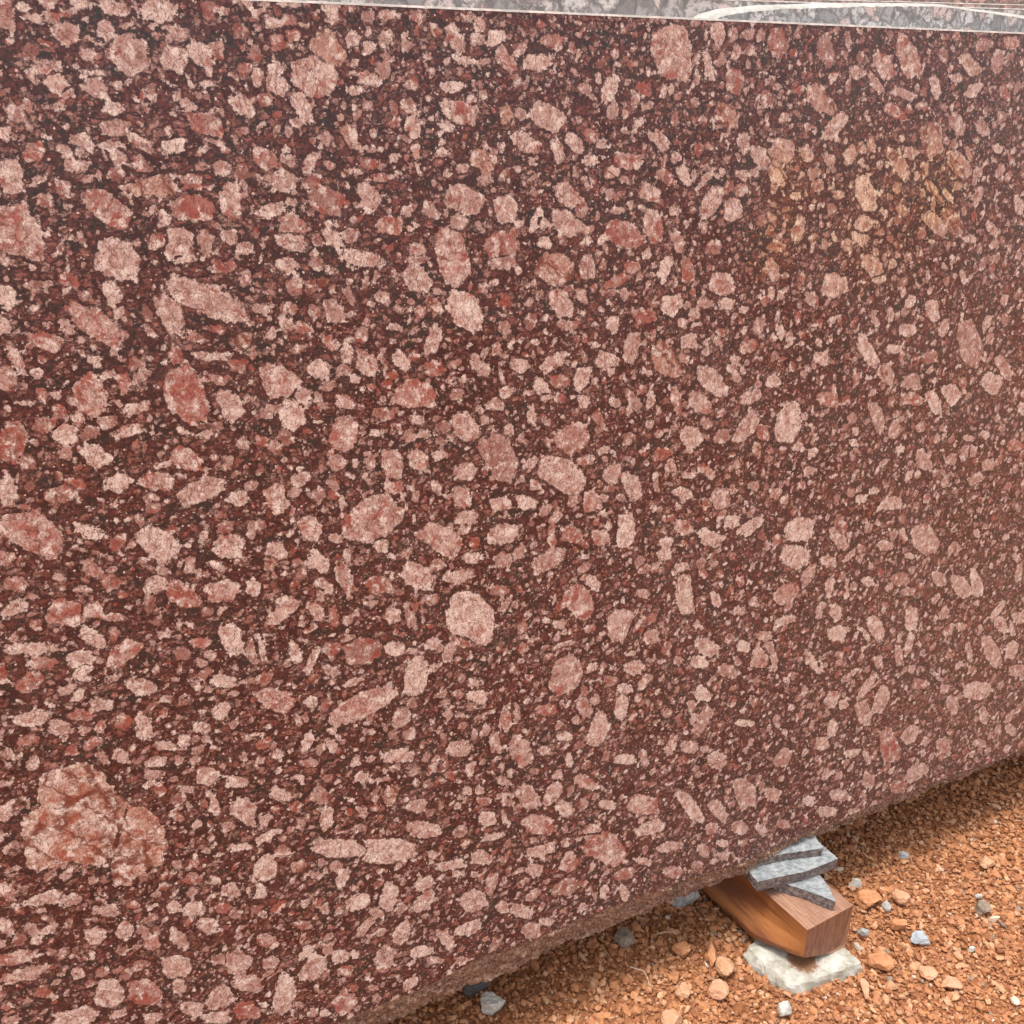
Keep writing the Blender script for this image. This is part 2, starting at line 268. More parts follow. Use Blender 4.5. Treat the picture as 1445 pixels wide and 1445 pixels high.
# ---------------------------------------------------------------- the crystals of the polished face
TILES = {
(0,0): "30,90,110,50,85,p;140,40,60,28,25,w;190,100,60,35,20,p;375,190,80,72,20,p;290,100,50,38,0,r;450,20,60,30,10,w;650,45,90,48,15,w;890,60,105,72,-10,w;850,130,35,25,60,w;595,180,65,50,85,w;575,235,35,20,60,w;730,310,125,112,20,P;515,215,22,18,0,w;1000,190,75,48,10,p;985,340,85,72,20,P;1130,310,105,58,50,w;1400,20,70,30,15,w;260,385,85,48,5,w;320,470,80,58,50,w;380,520,35,30,0,w;515,410,55,25,-5,w;545,500,80,58,40,p;650,610,60,45,10,w;1065,595,45,35,10,p;1005,550,35,25,80,p;1370,590,90,50,45,w;650,725,82,50,-5,P;460,800,85,40,25,p;640,820,80,30,5,w;805,810,80,38,30,m;985,825,75,38,-10,w;1170,710,110,68,25,r;1200,790,80,30,15,p;190,855,65,60,10,r;25,760,40,48,0,w;55,990,115,85,75,w;430,940,80,40,0,p;215,1020,50,25,-35,p;660,990,50,40,0,d;800,930,70,35,30,d;1260,950,60,45,0,p;880,1050,180,60,-5,o;1060,1030,80,48,-10,r;610,1175,150,82,30,r;1090,1175,120,75,8,r;1300,1145,115,60,85,m;250,1130,55,38,20,p;110,1330,190,138,75,m;1010,1370,80,92,0,w;900,1360,60,48,0,m;1160,1360,75,48,88,p;1300,1340,50,45,0,m;670,1465,130,115,10,P;1380,1400,50,45,0,p;1170,470,40,25,0,p;1380,400,50,45,0,r",
(1,0): "30,25,50,25,-10,w;190,20,50,25,0,w;425,40,50,42,0,w;445,110,40,30,0,o;100,130,55,38,20,w;200,110,50,35,0,d;135,240,60,50,0,r;205,200,50,38,0,r;410,280,108,78,52,o;325,430,140,105,40,m;120,385,55,35,0,w;100,470,80,58,20,m;20,450,70,52,70,m;265,600,100,48,60,w;235,690,45,35,20,p;130,650,30,30,0,r;400,780,45,35,40,p;60,900,90,55,45,r;140,1010,85,60,35,p;310,920,80,38,-60,p;410,920,40,25,50,p;530,770,110,35,60,o;480,680,40,25,60,o;630,440,60,42,0,m;560,520,45,30,10,w;545,215,52,40,80,w;640,90,40,35,0,d;740,80,50,30,0,w;860,600,58,48,90,o;890,720,75,45,70,w;880,470,45,35,0,r;1125,220,95,45,55,w;1270,150,55,35,80,w;1205,100,40,30,0,w;1350,215,60,48,0,w;1260,220,50,48,0,d;1410,340,90,45,60,m;1145,630,110,62,22,m;1115,490,70,35,-10,w;1220,560,45,22,30,w;1080,710,45,28,20,w;1050,860,35,28,0,w;1060,800,25,15,0,w;1180,340,60,28,15,w;1290,350,50,22,-15,p;850,790,40,18,30,p;905,860,48,25,80,o;1290,910,80,58,45,o;1170,950,35,25,0,w;1390,830,30,28,0,w;1290,1020,45,35,0,p;515,975,40,25,0,o;575,975,30,18,0,w;640,920,60,35,0,r;710,940,25,20,0,p;715,1000,80,28,0,p;635,1110,95,58,65,P;1180,1130,120,78,25,p;390,1130,110,78,30,d;850,1200,40,32,0,p;755,1270,85,52,10,m;85,1190,90,40,-15,w;205,1270,85,58,15,m;205,1370,100,52,20,w;440,1350,75,45,40,w;535,1330,60,45,-20,p;350,1350,45,32,80,d;990,1190,55,40,50,d;1110,1450,170,92,75,m;1145,1260,55,45,0,p;1410,1180,80,68,70,p;1390,1380,100,78,0,r;200,1140,40,28,0,p;915,1410,60,38,0,m;610,1460,140,48,10,w",
(2,0): "155,355,88,52,-5,w;50,280,60,28,-50,p;230,230,70,42,10,r;555,500,90,45,-75,W;490,440,35,18,80,w;770,400,25,14,60,w;910,290,170,115,85,m;1165,190,65,42,80,m;1250,195,45,26,90,p;1340,195,45,35,0,p;1420,200,50,38,0,r;1110,370,90,28,80,w;1215,650,80,68,20,o;1265,460,75,52,90,r;1165,710,30,25,0,w;200,665,110,76,25,P;80,810,90,48,25,m;355,810,65,40,55,w;260,850,80,35,75,p;450,770,48,42,0,r;510,810,30,28,0,p;450,905,50,34,-20,w;50,640,45,28,80,p;570,630,60,34,-70,p;655,630,35,24,0,o;720,690,35,28,0,w;745,500,48,42,0,r;900,510,35,18,-80,p;770,600,35,28,0,p;840,790,70,42,50,p;660,910,80,48,0,r;570,970,50,38,0,o;975,990,60,36,70,w;870,1000,60,38,40,r;1100,1010,70,20,-50,p;1130,1140,105,52,-70,P;1250,1180,75,50,88,p;320,1100,90,52,45,p;310,1260,90,68,30,p;140,1250,80,28,-70,w;780,1090,70,48,30,m;1310,810,60,34,80,p;1410,890,75,45,60,p;1305,990,40,30,20,p;630,1325,115,80,8,R;805,1280,100,55,80,m;940,1370,75,36,70,p;185,1370,42,38,0,w;600,1190,40,24,0,p;1140,1400,50,45,0,d;920,1190,34,28,0,p",
(3,0): "55,240,85,66,80,r;330,290,100,48,75,d;455,220,60,18,85,p;660,370,90,48,65,m;790,310,135,60,72,R;505,410,50,36,30,p;615,470,70,28,55,p;765,530,75,32,25,P;950,490,75,28,80,w;995,310,45,28,80,d;1145,370,80,42,50,o;1300,350,75,36,-80,p;1065,440,40,26,0,p;1165,510,55,36,-50,p;1230,250,50,38,0,d;1380,240,50,35,0,m;1340,520,50,28,80,r;300,565,105,62,50,o;385,715,100,45,-50,p;880,600,40,26,20,r;720,630,70,38,30,r;175,510,34,24,0,r;80,850,75,72,20,p;50,985,75,46,60,o;220,865,55,36,60,p;225,720,30,16,80,w;350,900,45,28,50,p;465,875,65,42,-70,o;540,840,38,20,80,w;585,810,60,26,75,o;740,920,110,42,58,o;805,860,40,34,30,p;930,785,100,68,80,o;1080,930,95,55,50,o;1145,870,45,26,70,o;1070,700,75,42,60,p;1215,725,55,34,60,p;555,1090,105,58,75,W;540,1255,50,46,0,w;520,1350,50,36,20,w;180,1290,80,34,-80,p;25,1240,50,26,60,o;940,1080,75,26,55,o;890,960,45,24,70,o;1020,1110,45,20,60,w;1050,1260,95,46,60,o;950,1270,90,42,48,p;1185,1110,65,26,-70,p;1270,1290,50,26,60,p;1110,1190,35,16,80,o;400,1100,38,24,0,p;735,1060,40,26,80,o;760,1190,45,28,60,o;1300,840,34,26,0,p;160,1105,30,24,0,p;1150,1350,40,24,0,w;1420,1160,60,28,80,p;50,1390,60,35,0,o",
(0,1): "635,210,75,50,70,w;675,320,45,36,0,p;20,225,90,55,30,w;540,385,200,74,32,m;390,140,60,45,0,r;250,480,110,52,20,m;965,330,130,78,70,P;1190,255,240,90,22,p;1030,20,70,28,0,w;1260,60,65,42,15,r;1110,460,65,28,10,r;1230,410,40,28,0,r;920,520,20,20,0,w;95,590,110,36,60,m;30,690,80,55,60,r;210,665,35,30,0,w;510,790,138,90,65,m;700,720,65,38,80,m;800,680,75,34,-40,p;1045,780,178,118,70,R;1190,570,100,28,0,p;1300,840,105,62,65,p;780,860,90,34,-10,m;740,985,95,36,-10,w;370,1000,80,62,30,w;310,950,40,35,0,r;70,1060,130,82,-70,r;540,1135,90,62,35,w;160,830,55,18,0,w;540,600,45,34,0,w;1060,1000,60,16,25,w;1060,1150,100,62,30,m;1230,960,45,28,0,d;670,1280,80,52,0,w;880,1275,100,54,8,m;1130,1330,150,64,-25,P;430,1290,60,34,0,r;40,1330,85,58,75,w;1350,1370,70,38,-15,w;860,1370,45,28,0,p;1420,1300,45,34,0,p;1360,1060,45,26,30,p;100,1430,120,28,-5,r;1350,620,60,38,0,r;80,20,90,40,0,p",
(1,1): "175,50,60,48,0,P;340,40,45,38,0,d;910,130,90,70,50,p;910,20,60,28,0,p;1400,40,70,45,0,p;440,320,85,50,60,p;180,300,55,34,0,r;165,385,50,45,10,w;265,405,50,36,0,m;85,445,45,28,-60,m;715,230,45,36,0,p;1185,310,130,92,60,W;1280,190,34,28,0,p;1010,280,60,38,60,o;1005,470,95,40,-70,p;420,490,75,36,35,m;800,410,40,26,30,p;530,560,75,48,60,w;620,600,92,66,30,m;820,590,70,38,40,w;360,640,65,55,30,w;130,710,120,95,30,m;410,735,50,26,-15,p;565,700,40,28,0,w;500,825,55,40,0,m;900,780,125,82,0,R;1260,620,75,40,60,p;1010,640,60,45,0,r;1135,780,40,34,0,d;1350,840,55,36,0,p;1420,770,50,34,-20,w;700,890,45,38,0,d;210,895,90,74,80,W;70,880,80,34,-25,p;495,1010,115,78,-80,m;950,1005,40,24,0,w;915,930,50,24,10,p;670,1000,30,22,0,w;1185,970,100,62,60,m;1290,925,30,28,0,p;30,1050,42,34,0,r;110,1080,48,42,80,p;1375,1150,150,92,65,D;770,1170,88,62,75,p;780,1310,60,38,0,m;920,1160,80,52,45,m;1180,1220,70,55,0,p;255,1260,60,38,-20,p;120,1370,90,68,60,m;430,1350,34,28,0,r;560,1180,34,16,-80,p;1040,1120,50,28,0,m;1160,1360,70,52,88,p;1400,1400,80,42,-10,w;655,1490,175,118,-25,m",
(2,1): "240,70,105,98,20,o;425,65,70,48,80,p;280,270,85,60,70,P;310,390,80,28,5,r;600,140,90,34,-30,r;680,70,50,38,0,m;870,70,85,34,-75,w;995,80,75,42,80,m;1190,160,75,66,0,m;905,270,60,56,0,w;1090,265,45,34,0,p;1215,270,50,34,0,w;750,340,70,46,0,r;570,385,50,36,80,w;680,520,95,46,-78,p;965,380,34,28,0,p;1000,480,50,44,0,w;870,590,115,72,65,o;970,580,34,28,0,p;540,590,65,52,20,w;245,600,95,38,-35,p;45,620,55,42,0,w;275,710,60,44,0,r;395,690,80,40,-65,w;165,740,60,42,60,w;190,800,28,26,0,p;410,820,38,38,0,W;690,820,80,34,58,d;785,815,62,24,-85,w;930,820,85,30,80,m;1060,830,80,52,50,p;1135,715,110,58,42,P;1350,800,65,38,-30,p;1270,690,34,28,0,p;1305,650,34,14,85,p;340,1030,105,82,-35,m;1015,1020,68,60,0,W;1190,1020,50,42,0,d;1330,970,110,46,-55,p;1420,1000,50,35,70,r;490,920,60,28,60,d;290,1240,145,92,20,P;115,1170,60,26,-50,w;415,1155,50,34,-20,m;520,1100,38,20,-35,p;570,1230,70,46,-70,p;685,1300,90,48,65,P;815,1280,60,20,85,p;965,1340,60,34,0,w;1100,1210,65,28,40,m;1000,1240,50,18,10,p;1180,1370,66,55,80,p;1370,1300,38,30,0,p;455,1400,75,58,80,m;1310,300,34,20,0,w;60,1390,90,38,10,w;115,900,60,26,80,w;850,1120,60,36,0,r;1400,390,60,34,-70,p;1340,510,60,36,-20,m;1170,490,30,28,0,p",
(3,1): "375,170,75,72,0,P;250,240,45,38,0,p;30,80,70,34,80,p;590,50,80,52,60,p;630,130,40,24,0,w;805,260,40,30,-70,w;930,310,70,40,80,W;905,110,45,14,85,w;1105,120,45,18,75,w;695,330,42,24,80,p;600,350,55,20,65,p;790,420,55,36,15,w;710,530,45,28,0,p;565,540,110,42,62,W;665,670,60,46,70,o;810,710,58,46,0,p;815,810,68,40,15,m;945,830,70,36,65,w;1040,780,60,48,60,w;1265,715,65,60,30,w;1335,630,80,34,60,p;1140,500,140,72,80,p;1240,380,50,20,-70,w;995,410,60,26,-65,p;310,580,50,42,0,w;290,490,34,18,80,w;345,810,80,42,10,r;440,810,45,24,0,r;120,940,130,70,-75,w;620,910,95,38,75,p;720,980,55,34,-60,p;70,430,45,26,80,w;30,710,45,38,0,w;255,1110,32,26,0,w;175,1080,34,28,0,w;485,1055,28,20,0,w;750,1090,28,24,0,w;880,1160,65,40,60,p;1040,1150,36,34,0,p;1115,1110,45,26,-70,p;1140,1030,34,20,0,p;1245,1180,45,34,0,p;795,1245,38,20,-70,w;235,1215,34,28,0,p;695,1400,70,38,-15,w;530,1370,34,24,0,w;45,1345,36,34,0,p;95,1380,32,28,0,p;605,1325,26,24,0,w;1230,1010,34,24,0,w;1400,1070,50,34,0,r;1180,1260,50,28,-30,p;920,570,50,38,0,d;1435,860,40,20,80,w",
(0,2): "190,115,208,112,22,m;25,260,60,42,20,p;495,110,90,36,20,w;890,185,130,82,30,w;1285,190,88,74,0,w;1145,155,45,24,-75,w;1270,90,55,36,0,d;730,190,45,26,-30,p;510,320,70,48,50,p;880,410,64,56,0,w;1035,470,110,62,30,R;1255,450,95,62,0,m;1430,430,52,42,80,w;1235,310,60,24,20,w;80,410,70,42,0,r;85,545,80,38,-25,w;370,570,105,78,10,m;520,560,64,46,0,m;650,600,60,26,0,p;200,640,38,30,0,r;470,440,45,24,0,p;330,370,40,24,0,p;180,480,34,26,0,r;525,710,95,46,35,w;165,775,165,38,0,w;245,850,85,36,-5,r;450,825,85,46,-15,P;700,790,105,58,-40,m;170,970,90,56,-30,r;1310,730,105,60,75,W;1430,790,75,42,80,p;1135,740,55,34,0,m;1015,640,40,18,-70,w;935,690,38,20,0,p;690,470,30,22,0,r;800,990,85,48,10,P;375,1010,60,26,-20,p;630,950,42,26,0,p;190,1165,115,42,-10,W;345,1220,75,48,10,p;460,1150,70,36,10,r;570,1090,70,38,0,w;810,1210,85,54,80,W;1245,1130,65,46,-45,W;1145,1220,45,36,0,p;1270,960,80,38,0,w;1040,1290,40,34,0,w;685,1380,50,40,0,p;160,1290,80,34,-10,r;400,1350,50,24,0,r;880,1420,64,42,0,p;920,1320,70,28,0,p",
(1,2): "310,100,80,66,60,w;125,220,62,50,20,w;450,150,38,30,0,p;705,190,46,40,0,w;1045,155,135,74,28,m;1190,30,70,42,0,p;1390,130,100,58,-10,w;355,290,80,50,32,P;385,420,60,36,25,w;500,370,95,44,65,p;690,420,74,52,-10,r;910,360,100,74,20,w;1220,262,58,30,-5,W;1145,370,85,40,-5,P;845,235,40,26,0,r;1215,600,150,135,20,W;1170,730,70,34,20,r;770,585,54,48,0,w;870,590,80,30,70,p;145,575,120,42,-38,m;160,495,55,18,-20,w;340,560,70,40,55,m;440,600,70,30,85,r;1410,530,60,20,-55,p;1400,270,58,46,0,p;530,715,38,28,0,p;785,775,58,44,0,w;1010,750,60,36,10,w;890,790,38,20,0,w;225,800,65,34,75,w;320,830,80,24,-65,w;25,770,70,34,80,w;430,905,70,26,35,p;550,960,90,20,-25,w;905,930,115,68,-70,P;100,1060,120,64,15,m;600,1100,225,68,-27,m;310,1075,42,28,0,w;820,1160,65,46,-70,p;430,1235,30,28,0,w;290,1295,70,34,-60,w;430,1320,60,28,50,p;1250,1050,60,38,0,w;1150,1330,75,48,-10,P;1355,1310,65,36,80,p;800,1380,100,40,-10,w;120,1370,45,28,0,p;240,1170,40,20,80,p;305,1420,50,26,0,p;1420,1160,80,46,-70,p;1090,800,60,34,-70,p;1230,970,55,24,-20,p;600,790,110,76,0,d;1370,440,60,34,0,d",
(2,2): "40,230,60,28,-50,p;250,30,50,28,-50,p;470,10,60,24,0,w;335,130,58,52,0,r;500,145,54,46,0,m;650,105,108,54,-85,w;215,270,105,54,-30,p;445,390,65,34,35,w;410,255,42,13,-20,w;380,510,105,72,50,m;610,640,100,64,-70,P;790,710,48,46,0,w;740,460,42,28,0,p;975,470,115,58,85,P;970,90,58,42,0,m;1120,150,74,48,20,w;1240,60,48,40,0,w;1350,85,85,36,-40,w;870,170,40,28,0,w;865,240,45,40,0,W;960,310,45,28,0,p;1155,500,50,26,70,w;1295,560,38,28,0,p;1370,510,30,28,0,w;1110,770,80,46,28,P;1060,850,55,36,20,w;1310,760,42,36,0,w;1420,830,65,64,0,p;1220,900,65,36,20,p;690,885,55,44,0,w;750,960,60,26,-50,p;640,1000,45,30,0,w;450,885,42,22,-35,w;680,800,42,13,0,w;310,920,130,84,-70,p;410,1100,70,40,65,p;200,1120,62,36,-10,r;360,1180,28,28,0,p;490,1230,105,54,-70,w;620,1110,80,40,-85,W;300,1270,45,30,0,w;185,1345,38,26,0,w;1080,1030,55,40,30,w;1080,1180,90,36,-60,p;1320,1195,55,20,5,W;1005,1330,50,40,0,p;900,1320,70,28,-65,p;640,1400,60,34,0,w;745,1390,55,26,75,p;50,1350,95,64,70,p;15,1140,60,40,80,p;875,1140,34,26,0,p;1160,1410,58,52,0,p;325,1400,45,24,80,w;300,750,60,18,-15,p;270,640,38,28,0,p;1420,700,50,28,0,p;560,955,38,34,0,d;1090,1340,28,24,0,w",
(3,2): "175,100,85,68,0,W;155,255,85,68,0,W;400,150,85,36,55,p;345,280,50,38,40,w;230,360,75,34,-65,p;110,460,80,52,-40,m;465,250,50,20,-45,p;890,160,90,74,70,p;765,135,45,20,80,p;660,190,45,30,0,p;1045,210,55,20,-60,p;800,250,34,16,0,w;970,380,50,38,60,p;1090,420,75,48,50,P;1180,400,80,36,75,w;350,430,58,26,-85,w;450,440,60,14,-85,w;565,395,34,28,0,w;385,570,48,36,60,w;290,580,38,20,80,p;100,615,65,26,-20,w;395,685,58,46,0,W;615,660,75,45,70,W;555,700,50,16,60,w;815,600,70,38,-80,w;750,380,55,42,0,d;800,450,45,28,0,p;950,490,34,20,-50,w;995,570,45,26,-60,p;1025,670,45,24,-60,p;1320,640,50,34,60,w;1380,660,45,18,80,w;1420,600,40,34,0,p;1265,790,100,46,65,P;1380,780,55,36,-75,w;1410,900,45,36,0,p;1185,1010,78,52,5,W;800,750,75,24,-72,w;740,810,62,24,80,p;625,850,42,24,80,p;815,890,28,20,80,w;250,850,80,26,58,w;20,820,90,40,80,p;470,920,60,18,-42,w;560,990,95,26,-50,w;645,1060,80,40,-65,P;545,1140,70,46,70,p;365,1060,55,38,-60,p;430,1090,28,28,0,w;960,930,48,14,50,w;1000,1000,28,26,0,p;860,975,50,34,0,d;1045,1090,60,36,80,p;365,1225,55,32,-75,W;810,1260,60,42,-50,p;690,1330,100,58,70,r;480,1365,48,26,-15,w;560,1380,55,20,70,p;300,1310,55,38,0,o;90,1390,65,42,-60,p;1000,1330,55,40,60,p;1195,1310,45,26,0,p;1370,1230,38,26,40,w;1300,1230,34,16,-65,p;1365,1160,50,18,-55,p;1300,560,70,20,-55,w;1420,340,65,20,-80,p;1410,265,38,20,50,w;1345,145,24,20,0,w;1090,650,34,28,0,p;1140,790,60,18,80,p;1220,1150,50,28,80,p",
(0,3): "35,700,60,42,50,m;250,745,110,38,-10,w;400,750,70,34,-20,p;175,915,42,38,0,p;30,890,60,38,60,m;275,915,60,24,-15,w;610,810,80,34,0,p;705,925,60,46,-60,w;540,950,60,55,0,m;860,990,50,46,0,m;1010,970,65,42,45,p;985,785,42,34,0,w;1100,800,70,40,0,w;1170,890,60,48,20,w;1085,630,60,36,-5,r;1000,550,30,28,0,p;1100,540,34,26,0,m;1300,690,58,44,20,p;1215,640,30,26,0,p;1430,700,40,30,0,w;1260,800,50,36,0,r;1005,1125,90,64,-10,W;1010,1240,60,36,80,p;1350,1100,78,66,0,p;620,1270,85,82,0,P;820,1270,105,74,10,r;1240,1300,90,60,-30,P;1395,1220,90,48,10,p;100,1070,115,42,-15,m;140,1170,130,40,-15,m;440,1160,38,36,0,p;430,1410,140,54,-8,w;665,1390,55,26,-20,p;1080,1360,75,42,15,p;1230,1420,80,38,0,w;1400,1370,80,56,0,r;1205,200,80,34,70,w;1350,450,70,26,-5,w;1400,250,100,76,30,P;1340,80,70,36,0,w;1170,50,64,56,0,p;870,30,65,38,0,p;1050,120,55,20,0,w;1160,200,34,28,0,r;20,260,55,50,0,w;1290,330,50,28,0,p",
(1,3): "145,155,80,36,18,w;25,280,78,55,60,P;360,160,60,46,40,p;400,290,68,38,-85,w;255,320,38,24,80,p;60,390,90,24,-25,w;55,570,80,64,-50,W;15,700,50,46,0,w;240,560,48,36,0,o;465,460,150,58,5,w;760,470,145,72,0,W;950,350,105,50,5,w;765,150,70,36,-65,o;600,55,48,30,0,w;910,220,60,40,0,p;1105,550,85,30,-5,w;1275,510,58,46,0,w;1005,495,32,24,0,p;1310,290,50,45,0,w;1340,390,70,24,-8,w;1290,190,42,26,0,p;1190,130,30,28,0,w;1265,130,28,26,0,p;490,620,65,34,-60,w;750,740,90,50,-80,w;580,760,75,46,-25,w;690,820,45,34,0,p;950,660,60,34,-30,w;945,760,75,42,-45,w;1230,750,78,68,0,P;1330,660,75,36,-75,p;825,935,70,46,-60,w;620,900,80,24,-50,p;1200,910,80,40,-25,w;1075,970,70,36,60,P;270,890,70,26,0,r;70,985,65,40,20,m;290,1040,55,26,-40,w;330,1130,100,58,-55,P;85,1100,50,38,0,p;480,1070,50,40,0,w;560,1055,28,24,0,w;730,1080,80,58,-60,p;930,1040,70,34,-20,W;1010,1090,50,24,0,p;165,1290,115,62,-75,w;500,1330,80,62,-50,m;870,1220,55,30,-40,p;1400,790,45,34,0,p;1340,1035,28,20,0,w;1160,1090,40,26,0,p;20,1340,40,20,0,w;1400,80,50,30,40,p;1410,290,45,16,60,w",
(2,3): "95,170,80,60,60,p;230,150,75,44,-60,P;300,235,60,38,40,W;145,320,100,56,8,m;165,470,85,36,-15,W;420,85,80,34,15,m;540,210,50,30,0,w;745,215,90,60,0,m;785,340,85,38,-15,w;535,450,125,88,25,R;460,350,50,34,0,w;325,540,65,48,-60,m;130,580,50,40,0,p;640,600,70,28,-20,r;890,450,75,30,-15,w;745,530,50,24,20,w;910,590,58,36,0,p;1320,150,95,60,82,P;1170,245,75,42,55,p;1010,220,110,42,50,w;1285,340,50,40,0,p;1125,345,42,34,0,p;1085,470,42,34,80,p;1050,550,34,26,0,p;1195,430,36,24,0,w;1195,500,36,28,0,p;1410,350,40,28,50,w;300,680,85,46,-20,d;120,720,55,26,-40,p;635,710,50,28,70,w;520,700,40,24,-70,w;395,790,38,16,-60,w;55,810,75,38,15,w;115,920,58,46,0,p;200,870,42,24,0,w",
(3,3): "30,150,50,40,0,p;235,190,38,30,0,w;410,160,60,36,20,p;340,250,60,30,0,p;485,250,34,24,0,p;570,75,50,34,-75,p;840,30,75,42,-30,P;740,110,50,38,0,d;330,40,40,26,-60,p;90,320,38,26,0,p"}
TONE = {'p': (.25, .62, .0), 'P': (.15, .72, .0), 'w': (.12, .88, .0), 'W': (.05, 1.0, .05), 'm': (.75, .78, .05), 'r': (1.0, .42, .05), 'R': (.98, .62, .05), 'o': (.2, .70, .50), 'd': (.45, .22, .0), 'D': (.1, .45, .0), 'B': (.62, 1.0, .55)}
U0, U1, VT = -1.75, 1.25, None
CR = []     # (cu, cv, ax, ay, bx, by, exp, tone triple)
for (ti, tj), txt in TILES.items():
    for it in txt.split(';'):
        x, y, a, b, ang, t = it.split(','); x, y, a, b, ang = map(float, (x, y, a, b, ang))
        gx = ti*361+x/4.003; gy = tj*361+y/4.003; a /= 4.003; b /= 4.003
        r = math.radians(ang)
        c0 = np.array(onslab(gx, gy)); A = np.array(onslab(gx+a*math.cos(r), gy+a*math.sin(r)))-c0
        Bv = np.array(onslab(gx-b*math.sin(r), gy+b*math.cos(r)))-c0
        CR.append((c0, A, Bv, random.uniform(2.3, 4.2), TONE[t], t))

# polished border low on the face, and the outline of the broken edge under it
PE = [(501,1433),(586,1400),(653,1365),(693,1343),(722,1337),(755,1325),(822,1295),(897,1268),(934,1253),(972,1240),(1032,1223),(1083,1200),(1116,1184),(1150,1170),(1183,1158),(1223,1140),(1263,1125),(1328,1100),(1358,1088),(1415,1071),(1444,1055)]
CE = [(546,1444),(586,1423),(626,1410),(656,1395),(686,1383),(730,1367),(772,1343),(822,1323),(857,1312),(882,1298),(922,1285),(940,1273),(977,1260),(997,1253),(1032,1238),(1116,1205),(1153,1181),(1193,1163),(1223,1150),(1243,1147),(1260,1134),(1300,1120),(1333,1104),(1358,1099),(1378,1087),(1413,1073),(1444,1063)]
BACK = -.014
pe = sorted(onslab(x, y) for x, y in PE); ce = sorted(onslab(x, y, BACK) for x, y in CE)
def curve(pts, u, seed):
    us = np.array([p[0] for p in pts]); vs = np.array([p[1] for p in pts])
    v = np.interp(u, us, vs)
    j = np.array([mn.fractal(Vector((float(q)*14, seed, 0)), 1, 2, 5) for q in u])*.010
    f = np.array([mn.fractal(Vector((float(q)*90, seed+5, 0)), .8, 2.2, 5) for q in u])*(.0024 if seed < 5 else .0050)
    out = np.clip(np.maximum(us[0]-u, u-us[-1])/.05, 0, 1)
    return v+j*out+f
TOPV = onslab(340, 0)[1]

def ugrid(f0, f1, fine, coarse):
    a = np.arange(U0, f0, coarse); b = np.arange(f0, f1, fine); c = np.arange(f1, U1+coarse*.5, coarse)
    return np.concatenate([a, b, c])
us = ugrid(-1.42, .80, .0021, .005)
vb = curve(pe, us, 3.0)
NV = 680; tt = np.linspace(0, 1, NV)
UU = np.repeat(us[:, None], NV, 1); VV = vb[:, None]+(TOPV-vb)[:, None]*tt[None, :]
